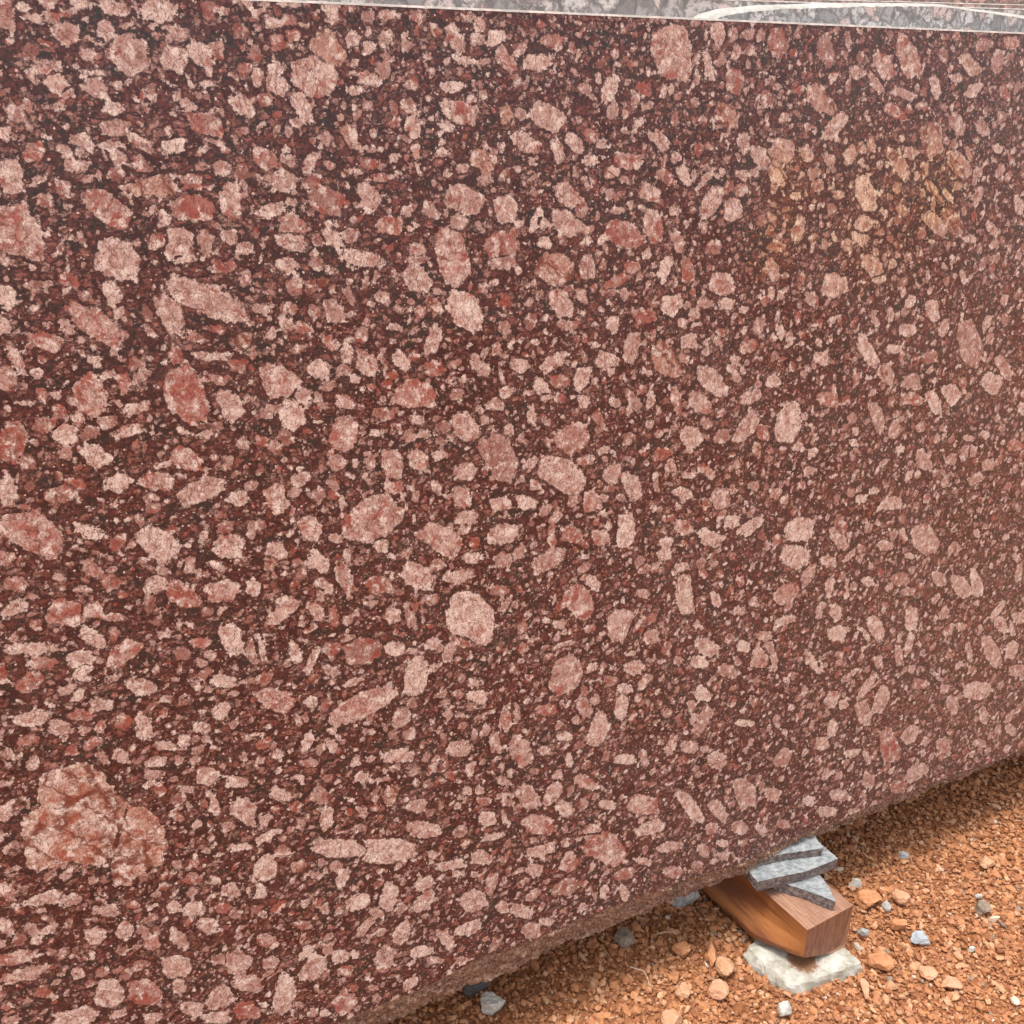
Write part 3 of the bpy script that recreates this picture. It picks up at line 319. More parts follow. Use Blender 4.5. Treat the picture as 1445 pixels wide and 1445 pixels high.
# random smaller crystals fill the gaps between the traced ones
BIG = [[(215,60),(300,10),(480,-30),(590,40),(650,130),(725,200),(700,290),(660,380),(640,500),(560,560),(500,550),(400,535),(300,565),(210,590),(150,560),(140,440),(120,370),(130,270),(220,230),(215,140)],
       [(722,215),(830,225),(890,280),(935,350),(935,430),(920,550),(850,565),(780,620),(740,670),(640,665),(625,570),(650,500),(668,400),(708,300)]]
def crystal_field(UU, VV):
    sdf = np.full(UU.shape, -.02, np.float32); rd = np.zeros_like(sdf); pl = np.zeros_like(sdf); og = np.zeros_like(sdf)
    second = np.full(UU.shape, -.02, np.float32)
    us1 = UU[:, 0]
    def stamp(c, A, Bv, ex, tone, target_gap=None, wob=None, seam=True, chop=.70):
        la = np.linalg.norm(A); lb = np.linalg.norm(Bv); rr = math.hypot(la, lb)*1.25+.006
        i0, i1 = np.searchsorted(us1, (c[0]-rr, c[0]+rr))
        if i1-i0 < 2: return
        lo, hi = VV[i0:i1, 0].min(), VV[i0:i1, 0].max()
        j0 = int(np.clip(math.floor((c[1]-rr-hi)/(TOPV-hi)*(NV-1))-1, 0, NV-1)); j1 = int(np.clip(math.ceil((c[1]+rr-lo)/(TOPV-lo)*(NV-1))+2, 1, NV))
        if j1-j0 < 2: return
        sl = (slice(i0, i1), slice(j0, j1))
        du = UU[sl]-c[0]; dv = VV[sl]-c[1]
        det = A[0]*Bv[1]-A[1]*Bv[0]
        q1 = (du*Bv[1]-dv*Bv[0])/det; q2 = (-du*A[1]+dv*A[0])/det
        th = np.arctan2(q2, q1)
        k = 1+wob[0]*np.cos(th*2+wob[1])*.5+wob[2]*np.cos(th*3+wob[3])+wob[4]*np.cos(th*5+wob[5])
        rad = (np.abs(q1)**ex+np.abs(q2)**ex)**(1/ex)/k
        for _ in range(4):                                           # broken, straight-sided outlines
            an = random.uniform(0, 6.283); rad = np.maximum(rad, (q1*math.cos(an)+q2*math.sin(an))/random.uniform(chop, 1.0))
        d = ((1-rad)*lb).astype(np.float32)
        if target_gap is not None:
            # skip where an older crystal already stands
            ci = min(max(np.searchsorted(us1, c[0]), i0), i1-1); cj = int(np.clip((c[1]-VV[ci, 0])/(TOPV-VV[ci, 0])*(NV-1), j0, j1-1))
            if sdf[ci, cj] > target_gap: return
        s0 = sdf[sl]; w = d > s0; s2 = second[sl]
        if seam: s2[w] = s0[w]; w2 = (~w) & (d > s2); s2[w2] = d[w2]
        s0[w] = d[w]; rd[sl][w] = tone[0]; pl[sl][w] = tone[1]; og[sl][w] = tone[2]
    def wb(s=1.0): return (random.uniform(0, .10)*s, random.uniform(0, 6.3), random.uniform(0, .07)*s, random.uniform(0, 6.3), random.uniform(0, .05)*s, random.uniform(0, 6.3))
    for c, A, Bv, ex, t, k in CR:
        t = (t[0]*random.uniform(.75, 1.2), min(1, max(0, t[1]+random.uniform(-.12, .12))), t[2])
        stamp(c, A, Bv, ex, t, None, wb(.5 if k == 'B' else 1), k != 'B', .84)
    for poly in BIG:
        P = np.array([onslab(x/4.003, 1083+y/4.003) for x, y in poly])
        i0, i1 = np.searchsorted(us1, (P[:, 0].min()-.012, P[:, 0].max()+.012)); sl = (slice(i0, i1), slice(0, NV))
        px, py = UU[sl], VV[sl]; dmin = np.full(px.shape, 9.); ins = np.zeros(px.shape, bool)
        for a, b in zip(P, np.roll(P, -1, 0)):
            e = b-a; w0 = px-a[0]; w1 = py-a[1]; h = np.clip((w0*e[0]+w1*e[1])/(e@e), 0, 1)
            dmin = np.minimum(dmin, np.hypot(w0-e[0]*h, w1-e[1]*h))
            c = ((a[1] > py) != (b[1] > py)) & (px < (b[0]-a[0])*(py-a[1])/(b[1]-a[1]+1e-12)+a[0]); ins ^= c
        d = np.where(ins, dmin, -dmin); s0 = sdf[sl]; s2 = second[sl]; w = d > s0
        s2[w] = np.minimum(s0[w], 0); s0[w] = d[w]; rd[sl][w] = TONE['B'][0]; pl[sl][w] = TONE['B'][1]; og[sl][w] = TONE['B'][2]
    ulo, vlo = min(c[0][0] for c in CR), 0
    def rnd(n, lmin, lmax, gap, inside_only=False, outside_only=False):
        for _ in range(n):
            cu = random.uniform(U0, U1); cv = random.uniform(-.09, TOPV)
            seen = -1.33 < cu < .70
            if outside_only and seen: continue
            a = lmin*(lmax/lmin)**(random.random()**1.7); b = a*random.uniform(.45, .95); an = random.gauss(.15, 1.1)
            A = np.array([a*math.cos(an), a*math.sin(an)]); Bv = np.array([-b*math.sin(an), b*math.cos(an)])
            t = random.choices(['p', 'w', 'm', 'r', 'd', 'o', 'W'], [30, 22, 8, 14, 26, 4, 4])[0]; T = TONE[t]
            T = (T[0]*random.uniform(.6, 1.3), min(1, max(0, T[1]*.74+random.uniform(-.2, .12))), T[2])
            stamp((cu, cv), A, Bv, random.uniform(2.0, 3.6), T, gap, wb(1.3))
    rnd(1400, .012, .034, -.008, outside_only=True)
    rnd(13000, .0050, .0125, -.0054)
    rnd(34000, .0026, .0050, -.0026)
    both = second > 0
    sdf = np.where(both, np.minimum(sdf, (sdf-second)*.8-.0030), sdf)
    return sdf, rd, pl, og
sdf, rd, pl, og = crystal_field(UU, VV)
# edge noise in the face itself near the bottom: the polish breaks off in small scallops
ZZ = np.zeros_like(UU)
V = np.stack([UU, VV, ZZ], -1).reshape(-1, 3)
slab = empty('granite_slab', SM)
tag(slab, 'polished dark red granite slab with pale pink crystals, propped on the wood block and shims', 'granite slab')
face = mesh_np('polished_face', V, grid_faces(len(us), NV), M['red'], slab)
att = face.data.color_attributes.new('crystal', 'FLOAT_COLOR', 'POINT')
att.data.foreach_set('color', np.stack([np.clip(sdf/.04+.5, 0, 1), rd, pl, og], -1).astype(np.float32).ravel())

# broken lower edge
us2 = ugrid(-1.42, .80, .003, .008)
v0 = curve(pe, us2, 3.0)
vc = curve(ce, us2, 9.0)-.001; vc = np.minimum(vc, v0-.004)
K1, K2 = 12, 10; rows = []
TH = -.032
for k in range(K1+K2):
    if k < K1:
        t = k/(K1-1); base = np.stack([us2, v0+(vc-v0)*t, BACK*(t**1.15)*np.ones_like(us2)], -1)
    else:
        t = (k-K1+1)/K2; base = np.stack([us2, vc+.006*math.sin(t*3.1), BACK+(TH-BACK)*t*np.ones_like(us2)], -1)
    amp = .0060*min(1, k/2.0) if k < K1+K2-1 else 0
    if k > 0:
        for i in range(len(us2)):
            p = Vector((float(us2[i])*42, k*.32, 1.7)); q = mn.fractal(p, .9, 2.1, 5)
            r = mn.fractal(p*2.7+Vector((9, 0, 0)), .9, 2.1, 3)
            lim = 1 if k != K1-1 else .5
            base[i, 2] += amp*(q*1.3-.35)*(1 if k < K1 else .2); base[i, 1] += amp*r*.6*lim*(1 if k < K1 else .8)
    rows.append(base)
RB = np.stack(rows, 1)
RB[:, 0, 1] = v0; RB[:, 0, 2] = -.0003
mesh_np('broken_edge', RB.reshape(-1, 3), grid_faces(len(us2), K1+K2, True), M['rough'], slab)
# sawn top edge: narrow pale arris, then the flat top
M['cut'] = grey_granite('sawn_edge_dust', (.42, .33, .30), .8, cut=True)
ut = np.linspace(U0, U1, 500); jj = np.array([mn.fractal(Vector((float(q)*120, 7, 0)), 1, 2, 4) for q in ut])*.0007
P0 = np.stack([ut, np.full_like(ut, TOPV-.0002)-np.abs(jj), np.full_like(ut, .0004)], -1)
P1 = np.stack([ut, np.full_like(ut, TOPV+.0024), np.full_like(ut, -.0012)], -1)
P2 = np.stack([ut, np.full_like(ut, TOPV+.0024), np.full_like(ut, TH)], -1)
mesh_np('sawn_edge', np.stack([P0, P1, P2], 1).reshape(-1, 3), grid_faces(500, 3), M['cut'], slab)
vbk = .0
mesh_np('back_face', [(U0, vbk, TH), (U1, vbk, TH), (U1, TOPV+.0024, TH), (U0, TOPV+.0024, TH), (U0, vbk, 0), (U0, TOPV, 0), (U1, vbk, 0), (U1, TOPV, 0)],
        [(0, 3, 2, 1), (0, 4, 5, 3), (1, 2, 7, 6)], M['rough'], slab)

# ---------------------------------------------------------------- the grey slabs stacked behind
def back_slab(label, off, th, ptsOuter, ptsInner, mface, mcut, vbot=-.006, chip=.012):
    """outline of the top traced on the face plane; a pale broken or sawn band runs between the face and the top"""
    o = sorted(onslab(x, y, off-chip) for x, y in ptsOuter); i = sorted(onslab(x, y, off) for x, y in ptsInner)
    uu = np.linspace(U0+.1, U1-.05, 700)
    vo = np.interp(uu, [p[0] for p in o], [p[1] for p in o]); vi = np.interp(uu, [p[0] for p in i], [p[1] for p in i])
    wob = np.array([mn.fractal(Vector((float(q)*60, off*90, 0)), 1, 2, 4) for q in uu])*.0012
    vi = np.minimum(vi+wob, vo-.0015)
    root = empty('granite_slab', SM); tag(root, label, 'granite slab')
    NVb = 40; t = np.linspace(0, 1, NVb)
    A = np.stack([np.repeat(uu[:, None], NVb, 1), vbot+(vi-vbot)[:, None]*t[None], np.full((700, NVb), off)], -1)
    mesh_np('polished_face', A.reshape(-1, 3), grid_faces(700, NVb), mface, root)
    ks = 5; rowsb = []
    for k in range(ks+1):
        s = k/ks; bz = off-chip*s+ (.002*np.sin(s*3.14))*np.ones_like(uu)
        rowsb.append(np.stack([uu, vi+(vo-vi)*s, bz], -1))
    rowsb.append(np.stack([uu, vo, np.full_like(uu, off-th)], -1))
    mesh_np('pale_edge', np.stack(rowsb, 1).reshape(-1, 3), grid_faces(700, ks+2), mcut, root)
    a, b = uu[0], uu[-1]
    Vb = []; 
    back = np.stack([uu, vo, np.full_like(uu, off-th)], -1); bot = np.stack([uu, np.full_like(uu, vbot), np.full_like(uu, off-th)], -1)
    nb = len(uu)
    Vb = np.concatenate([back, bot, [[a, vbot, off], [b, vbot, off], [a, vi[0], off], [b, vi[-1], off]]])
    Fb = [(j, nb+j, nb+j+1, j+1) for j in range(nb-1)]+[(nb, 2*nb, 2*nb+1, 2*nb-1), (0, 2*nb+2, 2*nb, nb), (nb-1, 2*nb-1, 2*nb+1, 2*nb+3)]
    mesh_np('back_face', Vb, Fb, mcut, root)
    return root
G2 = grey_granite('grey_blue_granite', (.44, .44, .44), .45, scale=1.25)
G3 = grey_granite('grey_pink_granite', (.50, .45, .43), .45, scale=.8, seed=3.1)
G4 = grey_granite('dusty_pink_granite', (.42, .29, .26), .6, scale=.9, seed=7.7)
CUT2 = grey_granite('pale_broken_edge', (.38, .37, .34), .85, cut=True, seed=1.3)
CUT3 = grey_granite('pale_sawn_edge', (.42, .36, .33), .85, cut=True, seed=5.0)
arc_o = [(300,70),(700,58),(930,48),(965,36),(976,29),(992,18),(1012,12.6),(1041,10),(1066,7),(1102,6.5),(1138,5),(1200,4),(1293,4.5),(1329,6.3),(1365,11.7),(1401,16),(1445,22),(1600,44)]
arc_i = [(300,80),(700,70),(930,60),(985,40),(1002,33),(1014,25),(1041,19),(1066,16),(1102,12.6),(1138,11.7),(1174,10.8),(1239,7.5+1.5),(1329,9.5),(1365,14.5),(1401,19.5),(1445,26),(1600,50)]
back_slab('grey blue granite slab with chipped pale arched top edge, right behind the red slab', -.036, .028, arc_o, arc_i, G2, CUT2, chip=.016)
def line(x0, y0, x1, y1, dy=0): return [(x, y0+(y1-y0)*(x-x0)/(x1-x0)+dy) for x in np.linspace(-200, 1700, 12)]
back_slab('grey pink granite slab filling the strip above the long red slab, behind the arched one', -.068, .028, line(1020, -1, 1445, 12.5), line(1020, -1, 1445, 12.5, 2.2), G3, CUT3, chip=.004)
back_slab('dusty pink granite slab, its top edge a thin stripe in the upper right corner', -.100, .028, line(1120, -2, 1445, 6.5), line(1120, -2, 1445, 6.5, 1.8), G4, CUT3, chip=.004)
back_slab('rearmost pale pink granite slab, just seen above the others in the top right corner', -.132, .028, line(1300, -30, 1445, -20), line(1300, -30, 1445, -20, 2.2), G4, CUT3, chip=.004)
for k in range(4):                                              # unseen slabs added to shade the ground visible through the gap
    o = back_slab('unseen granite slab added behind the stack to keep sun off the ground there', -.17-.06*k, .045, line(1300, 60, 1445, 66), line(1300, 60, 1445, 66, 2.2), G3, CUT3, chip=.004)
    o['group'] = 'unseen slabs added to shade the ground'

# ---------------------------------------------------------------- wood block (local x = away from the camera under the slab, y = across, z = up)
def wood(name, end=False, wane=False):
    m = NT(name); tc = m.n('ShaderNodeTexCoord').outputs['Object']
    if end:
        g = m.noise(m.vmath('MULTIPLY', tc, (1, 1, .22)), 130, 5, .65).outputs[0]
        ring = m.n('ShaderNodeTexWave', {'Vector': m.vmath('ADD', tc, (0, -.02, .09)), 'Scale': 34, 'Distortion': 3.5, 'Detail': 3, 'Detail Scale': 2}, wave_type='RINGS', rings_direction='X').outputs[1]
        col = m.mix(m.step(g, .35, .66), (.17, .072, .038), (.31, .15, .082))
        col = m.mix(m.math('MULTIPLY', ring, .35), col, (.20, .075, .048))
        col = m.mix(m.step(m.noise(m.vmath('MULTIPLY', tc, (1, 1, .3)), 40, 3, .6).outputs[0], .52, .68, 0, .45), col, (.42, .23, .14))
        z = m.n('ShaderNodeSeparateXYZ', {0: tc}).outputs[2]
        col = m.mix(m.math('MULTIPLY', m.step(m.math('ADD', z, m.math('MULTIPLY', g, .014)), -.078, -.088), .8), col, (.52, .32, .20))
        rough = .7; bs = m.bump(g, .5, .0015)
    else:
        st = m.vmath('MULTIPLY', tc, (.09, 1, 1))
        g = m.noise(st, 260, 5, .65, .4).outputs[0]; big = m.noise(m.vmath('MULTIPLY', tc, (.16, 1, 1)), 30, 3, .5, .25).outputs[0]
        if wane:
            col = m.mix(m.step(big, .38, .62), (.16, .052, .020), (.36, .135, .040))
            col = m.mix(m.step(g, .45, .7, 0, .5), col, (.13, .045, .02)); rough = .5
        else:
            col = m.mix(m.step(big, .35, .65), (.29, .15, .095), (.40, .22, .14))
            col = m.mix(m.step(g, .42, .62, 0, .65), col, (.19, .085, .055)); rough = .62
            sc = m.noise(m.vmath('MULTIPLY', tc, (1, .12, 1)), 300, 3, .6).outputs[0]
            col = m.mix(m.step(sc, .55, .7, 0, .3), col, (.48, .30, .21))
        bs = m.bump(g, .35, .001)
    m.set(m.b.inputs['Base Color'], col); m.b.inputs['Roughness'].default_value = rough
    m.set(m.b.inputs['Normal'], bs)
    return m.m
WT, WS, WE = wood('sawn_wood_top'), wood('planed_wood_side', wane=True), wood('wood_end_grain', end=True)
pF = onz(*zz(865, 768), ZW); pR = onz(*zz(1100, 640), ZW)
across = pR-pF; wdt = np.linalg.norm(across[:2]); across = across/wdt
bk = onz(*zz(640, 572), ZW)-pF; bk /= np.linalg.norm(bk)
bk = bk-across*np.dot(bk, across); bk /= np.linalg.norm(bk)
if np.cross(bk, -across)[2] < 0: across_l = across
wm = Matrix(((bk[0], across[0], 0, pF[0]), (bk[1], across[1], 0, pF[1]), (0, 0, 1, pF[2]), (0, 0, 0, 1)))
# a mirrored frame is avoided by running local y from right to left
ya = -across; wm = Matrix(((bk[0], ya[0], 0, pR[0]), (bk[1], ya[1], 0, pR[1]), (0, 0, 1, ZW), (0, 0, 0, 1)))
HB = .103
secs = []; L = .50; NS = 44
for k in range(NS):
    s = L*(k/(NS-1))**1.25
    g = min(1, s/.16)
    B = .030*min(1, s/.085)**.8; w = wdt                          # the natural, unsawn side bellies out away from the near end
    dl = .068+.028*min(1, s/.10)                                 # depth of the underside on that side
    ring = [(s, 0, 0), (s, w, 0), (s, w+.05*B, -.30*dl), (s, w+.20*B, -.50*dl), (s, w+.62*B, -.66*dl), (s, w+.95*B, -.80*dl), (s, w+.92*B, -.93*dl), (s, w+.55*B-.006, -dl), (s, w*.55, -(dl+HB)*.5), (s, w*.25, -HB+.003), (s, .004, -HB), (s, -.0006, -HB*.5)]
    ring = [(x+.0, y+.0007*mn.noise(Vector((x*40, y*70, z*60))), z+.0009*mn.noise(Vector((x*45, y*60, z*70+9)))) for x, y, z in ring]
    secs.append(ring)
nr = len(secs[0]); WV = [p for r in secs for p in r]; WF = []; WM = []
for k in range(NS-1):
    for j in range(nr):
        a = k*nr+j; b = k*nr+(j+1) % nr
        WF.append((a, a+nr, b+nr, b)); WM.append(0 if j == 0 else (1 if 1 <= j <= 7 else 0))
WF.append(tuple(range(nr))); WM.append(2); WF.append(tuple(reversed(range((NS-1)*nr, NS*nr)))); WM.append(2)
blk = mesh_np('wood_block', WV, WF, [WT, WS, WE], mw=wm, matidx=WM)
bv = blk.modifiers.new('bevel', 'BEVEL'); bv.width = .0014; bv.segments = 2; bv.limit_method = 'ANGLE'; bv.angle_limit = math.radians(35)
tag(blk, 'reddish brown sawn wood block propping up the red slab, on a white stone', 'wood block')

# ---------------------------------------------------------------- stone shims on the block
def shim_mats():
    t = NT('pale_blue_polished_stone'); tc = t.n('ShaderNodeTexCoord').outputs['Object']
    nz = t.noise(t.vmath('MULTIPLY', tc, (.9, 1.2, 1)), 75, 5, .7).outputs[0]; nf = t.noise(tc, 420, 4, .7).outputs[0]
    c = t.mix(t.step(nz, .38, .62), (.19, .205, .215), (.37, .385, .385)); c = t.mix(t.step(nf, .55, .68, 0, .55), c, (.24, .24, .25))
    t.set(t.b.inputs['Base Color'], c); t.b.inputs['Roughness'].default_value = .38
    t.set(t.b.inputs['Normal'], t.bump(t.math('ADD', nf, t.math('MULTIPLY', nz, 2.0)), .7, .0022))
    s = NT('dark_broken_stone'); tc = s.n('ShaderNodeTexCoord').outputs['Object']
    nz = s.noise(tc, 110, 5, .7).outputs[0]; nf = s.noise(tc, 380, 4, .75).outputs[0]
    c = s.mix(s.step(nz, .4, .62), (.10, .078, .074), (.27, .225, .21)); c = s.mix(s.step(nf, .56, .66, 0, .75), c, (.48, .42, .40))
    c = s.mix(s.step(nf, .44, .36, 0, .7), c, (.045, .035, .035))
    s.set(s.b.inputs['Base Color'], c); s.b.inputs['Roughness'].default_value = .85
    s.set(s.b.inputs['Normal'], s.bump(nf, .9, .003))
    return t.m, s.m
ST, SS = shim_mats()
def shim(label, pts, ztop, th, seed, tilt=0.0, nsub=7, botpull=.003):
    P = [onz(*zz(x, y), ztop) for x, y in pts]
    c = np.mean(P, 0); ring = []
    n = len(P)
    if sum(P[i][0]*P[(i+1) % n][1]-P[(i+1) % n][0]*P[i][1] for i in range(n)) < 0: P = P[::-1]
    for i in range(n):
        a, b = P[i], P[(i+1) % n]
        e = b-a; ln = np.linalg.norm(e); nrm = np.array([e[1], -e[0], 0])/max(ln, 1e-6); ns = max(2, int(ln/.0045))
        for k in range(ns):
            q = a+e*k/ns; w = mn.fractal(Vector((q[0]*160+seed, q[1]*160, 0)), .9, 2, 3)*.0011
            ring.append(q-c+nrm*(w if k else 0))
    ring = np.array(ring); N = len(ring)
    layers = [0, .06, .25, .5, .75, .95, 1.0]; Vs = []
    cen = ring.mean(0)
    for li, l in enumerate(layers):
        r = ring.copy(); d = r-cen; dl = np.linalg.norm(d[:, :2], axis=1, keepdims=True); ud = d/np.maximum(dl, 1e-6)
        off = np.array([mn.fractal(Vector((p[0]*110+seed, p[1]*110, l*th*140)), .9, 2, 4) for p in r])
        mv = 0 if li == 0 else (.0016*off-.0002)+(-botpull*l)
        if np.ndim(mv) == 0: mv = np.full(N, float(mv))
        r = r+ud*mv[:, None]; r[:, 2] = -l*th
        if 0 < li < len(layers)-1: r[:, 2] += .0006*off
        Vs.append(r)
    Vs = np.concatenate(Vs)
    fr = [tuple(range(N))]; mi = [0]
    for li in range(len(layers)-1):
        for k in range(N):
            a = li*N+k; b = li*N+(k+1) % N; fr.append((a, a+N, b+N, b)); mi.append(1)
    fr.append(tuple(reversed(range((len(layers)-1)*N, len(layers)*N)))); mi.append(1)
    Vs[:, 2] += tilt*Vs[:, 0]
    o = mesh_np('stone_shim', Vs, fr, [ST, SS], mw=Matrix.Translation(Vector(c)), matidx=mi)
    return tag(o, label, 'stone shim', 'broken stone shims stacked on the wood block')
shim('triangular grey stone shim, lowest of the three, lying directly on the wood block', [(690, 512), (820, 552), (1008, 623), (974, 548), (942, 503), (890, 450), (760, 450)], .1395, .0240, 2.0)
shim('widest grey stone shim, sandwiched in the middle of the three', [(530, 425), (610, 522), (700, 500), (860, 468), (1022, 402), (940, 335), (900, 285), (850, 230), (560, 340)], .1640, .0240, 5.0)
shim('uppermost grey stone shim, wedged right against the underside of the red slab', [(600, 400), (622, 402), (690, 388), (760, 376), (860, 362), (948, 352), (918, 312), (902, 278), (872, 210), (640, 270)], .1832, .0188, 9.0)

# ---------------------------------------------------------------- rock builder
def rock_mat(name, c1, c2, rough=.85, scale=1.0, dirt_shade=None):
    m = NT(name); tc = m.n('ShaderNodeTexCoord').outputs['Object']
    a = m.noise(tc, 60*scale, 5, .65).outputs[0]; b = m.noise(tc, 340*scale, 4, .7).outputs[0]
    c = m.mix(m.step(a, .36, .64), c1, c2); c = m.mix(m.step(b, .55, .7, 0, .45), c, tuple(x*.55 for x in c1))
    if dirt_shade:
        sx = m.n('ShaderNodeVectorMath', {0: m.vmath('SUBTRACT', m.vmath('MULTIPLY', tc, (1, 1, .3)), dirt_shade[0])}, operation='LENGTH').outputs['Value']
        w = m.math('ADD', sx, m.math('MULTIPLY', m.math('SUBTRACT', m.noise(tc, 90, 5, .65).outputs[0], .5), .05))
        c = m.mix(m.step(w, dirt_shade[1], dirt_shade[1]*.55), c, dirt_shade[2])
    m.set(m.b.inputs['Base Color'], c); m.b.inputs['Roughness'].default_value = rough
    m.set(m.b.inputs['Normal'], m.bump(m.math('ADD', m.math('MULTIPLY', a, .6), b), .55, .002))
    return m.m
ICO = None
def ico(sub):
    import bmesh
    bm = bmesh.new(); bmesh.ops.create_icosphere(bm, subdivisions=sub, radius=1)
    V = np.array([v.co[:] for v in bm.verts]); Fc = np.array([[v.index for v in f.verts] for f in bm.faces]); bm.free(); return V, Fc
def rock(name, label, cat, px, py, wpx, hpx, mat, seed, rot=0.0, flat=.55, sub=4, z=0.0, group=None, planes=8, nz=.11):
    """angular stone: a ball cut by random planes; wpx / hpx are its extents on the photograph at the ground"""
    rng = np.random.default_rng(seed)
    V, Fc = ico(sub)
    N = rng.normal(size=(planes, 3)); N /= np.linalg.norm(N, axis=1, keepdims=True)
    N = np.concatenate([N, [[0, 0, 1], [0, 0, -1]]]); D = np.concatenate([rng.uniform(.42, .80, planes), [.5, .5]])
    r = np.ones(len(V))
    for nn, dd in zip(N, D):
        k = V@nn; r = np.where(k > 1e-3, np.minimum(r, dd/np.maximum(k, 1e-3)), r)
    V = V*r[:, None]
    V = V*(1+nz*np.array([mn.fractal(Vector(p*3.1)+Vector((seed, 0, 0)), .9, 2, 3) for p in V]))[:, None]
    V -= (V.max(0)+V.min(0))/2; V /= (V.max(0)-V.min(0))/2
    c = onz(px, py, .004+z); t = np.dot(c-C0, F_)
    w = wpx*t/FPX; dpt = hpx*t/FPX/.72
    ca, sa = math.cos(rot), math.sin(rot)
    V = V@np.array([[ca, sa, 0], [-sa, ca, 0], [0, 0, 1]]); V /= (V.max(0)-V.min(0))/2
    hh = min(w, dpt)*flat
    V = V*np.array([w/2, max(dpt-hh*.55, dpt*.45)/2, hh/2])
    o = mesh_np(name, V, Fc, mat, mw=Matrix.Translation(Vector((c[0], c[1], hh*.36+z))))
    tag(o, label, cat, group); return o
white = rock_mat('white_quartz', (.44, .41, .36), (.60, .57, .51)); greyst = rock_mat('grey_stone', (.30, .29, .28), (.45, .44, .43))
bluest = rock_mat('blue_grey_stone', (.30, .335, .37), (.42, .45, .47)); brownst = rock_mat('brown_grey_stone', (.19, .14, .10), (.30, .23, .17))
darkst = rock_mat('dark_grey_stone', (.06, .055, .055), (.12, .11, .105)); cream = rock_mat('cream_stone', (.60, .46, .33), (.72, .60, .47))
orng = rock_mat('orange_laterite', (.44, .185, .080), (.56, .26, .125)); orng2 = rock_mat('pinkish_laterite', (.50, .25, .14), (.60, .33, .20))
tan = rock_mat('tan_laterite', (.46, .24, .125), (.58, .34, .20))
gp = 'small loose stones lying on the orange gravel'
for i, (lab, x, y, w, h, m_, rt, fl, cat) in enumerate([
    ('angular white pebble beside the broken edge of the red slab, at bottom centre', 693, 1424, 36, 30, white, .4, .85, 'pebble'),
    ('brown grey pebble half shaded under the slab edge, left of the wood block', 881, 1327, 29, 25, brownst, .9, .7, 'pebble'),
    ('dark grey stone in the shadow behind the angular white pebble', 672, 1394, 40, 30, darkst, .2, .6, 'stone'),
    ('pointed white pebble on the gravel just below the white supporting stone', 1107, 1427, 21, 21, white, 1.2, .8, 'pebble'),
    ('small white pebble right of the stone shims and wood block', 1207, 1247, 18, 12, white, .1, .8, 'pebble'),
    ('flat blue grey stone chip lying alone on the gravel right of the wood block', 1298, 1325, 25, 18, bluest, .3, .45, 'stone chip'),
    ('tiny white pebble right of the blue grey chip', 1371, 1339, 10, 7, white, .5, .8, 'pebble'),
    ('small white pebble touching the brown stone at far right', 1381, 1264, 12, 7, white, .8, .7, 'pebble'),
    ('brown rounded stone between a white and a cream pebble at far right', 1386, 1283, 22, 25, brownst, 1.9, .7, 'stone'),
    ('cream coloured oval pebble below the brown stone at far right', 1403, 1296, 15, 9, cream, .0, .7, 'pebble'),
    ('half white half grey pebble furthest up the gravel, above the block', 1275, 1208, 16, 10, greyst, .0, .8, 'pebble'),
    ('large flat orange stone close to the right corner of the wood block', 1224, 1273, 38, 28, orng, -.3, .4, 'stone'),
    ('broad flat orange stone right of the white supporting stone', 1243, 1357, 38, 25, orng, .1, .4, 'stone'),
    ('flat pale orange stone below the blue grey chip', 1309, 1371, 26, 21, orng2, .7, .4, 'stone'),
    ('long flat pale orange stone at lower right', 1341, 1386, 31, 17, orng2, .2, .35, 'stone'),
    ('rounded flat tan stone in the upper right part of the gravel', 1392, 1216, 24, 19, tan, .1, .45, 'stone'),
    ('square pinkish tan stone left of the wood block end', 1023, 1366, 27, 28, tan, .2, .6, 'stone'),
    ('pinkish stone below the square tan stone', 1015, 1398, 30, 26, orng2, .9, .5, 'stone'),
    ('round orange stone in front of the dark gap under the slab', 961, 1342, 26, 19, orng, .0, .6, 'stone'),
    ('tan stone on the gravel between the white pebble and wood block, near the bottom edge', 963, 1400, 24, 20, tan, 1.4, .6, 'stone'),
    ('large pinkish stone cut by the bottom edge of the photo', 948, 1440, 32, 28, orng2, .5, .5, 'stone'),
    ('upright narrow orange stone beside the round orange stone', 1003, 1345, 13, 36, orng, .1, .9, 'stone'),
    ('orange wedge shaped stone right of the large flat one', 1268, 1306, 25, 18, orng, .4, .6, 'stone'),
    ('thick orange stone above the blue grey chip', 1272, 1266, 26, 22, orng2, 1.0, .5, 'stone'),
    ('small grey pebble beside the right face of the wood block', 1218, 1315, 16, 13, greyst, 1.0, .7, 'pebble'),
    ('grey splinter of stone between two flat orange stones', 1252, 1279, 12, 14, greyst, .2, .6, 'stone chip'),
    ('grey block of stone in the deep shadow under the slab, behind the wood block', 965, 1268, 44, 34, greyst, 1.3, .7, 'stone'),
    ('pale curved sliver of stone below the blue chip, at the lower right', 1222, 1395, 13, 30, orng2, -.2, .5, 'stone chip'),
    ('little cream pebble near the bottom right corner of the photo', 1432, 1411, 12, 14, cream, .3, .7, 'pebble'),
    ]):
    rock('pebble' if cat == 'pebble' else ('stone_chip' if 'chip' in cat else 'loose_stone'), lab, cat, x, y, w, h, m_, 40+i, rt, fl, sub=3 if w < 20 else 4, z=.003, group=gp)

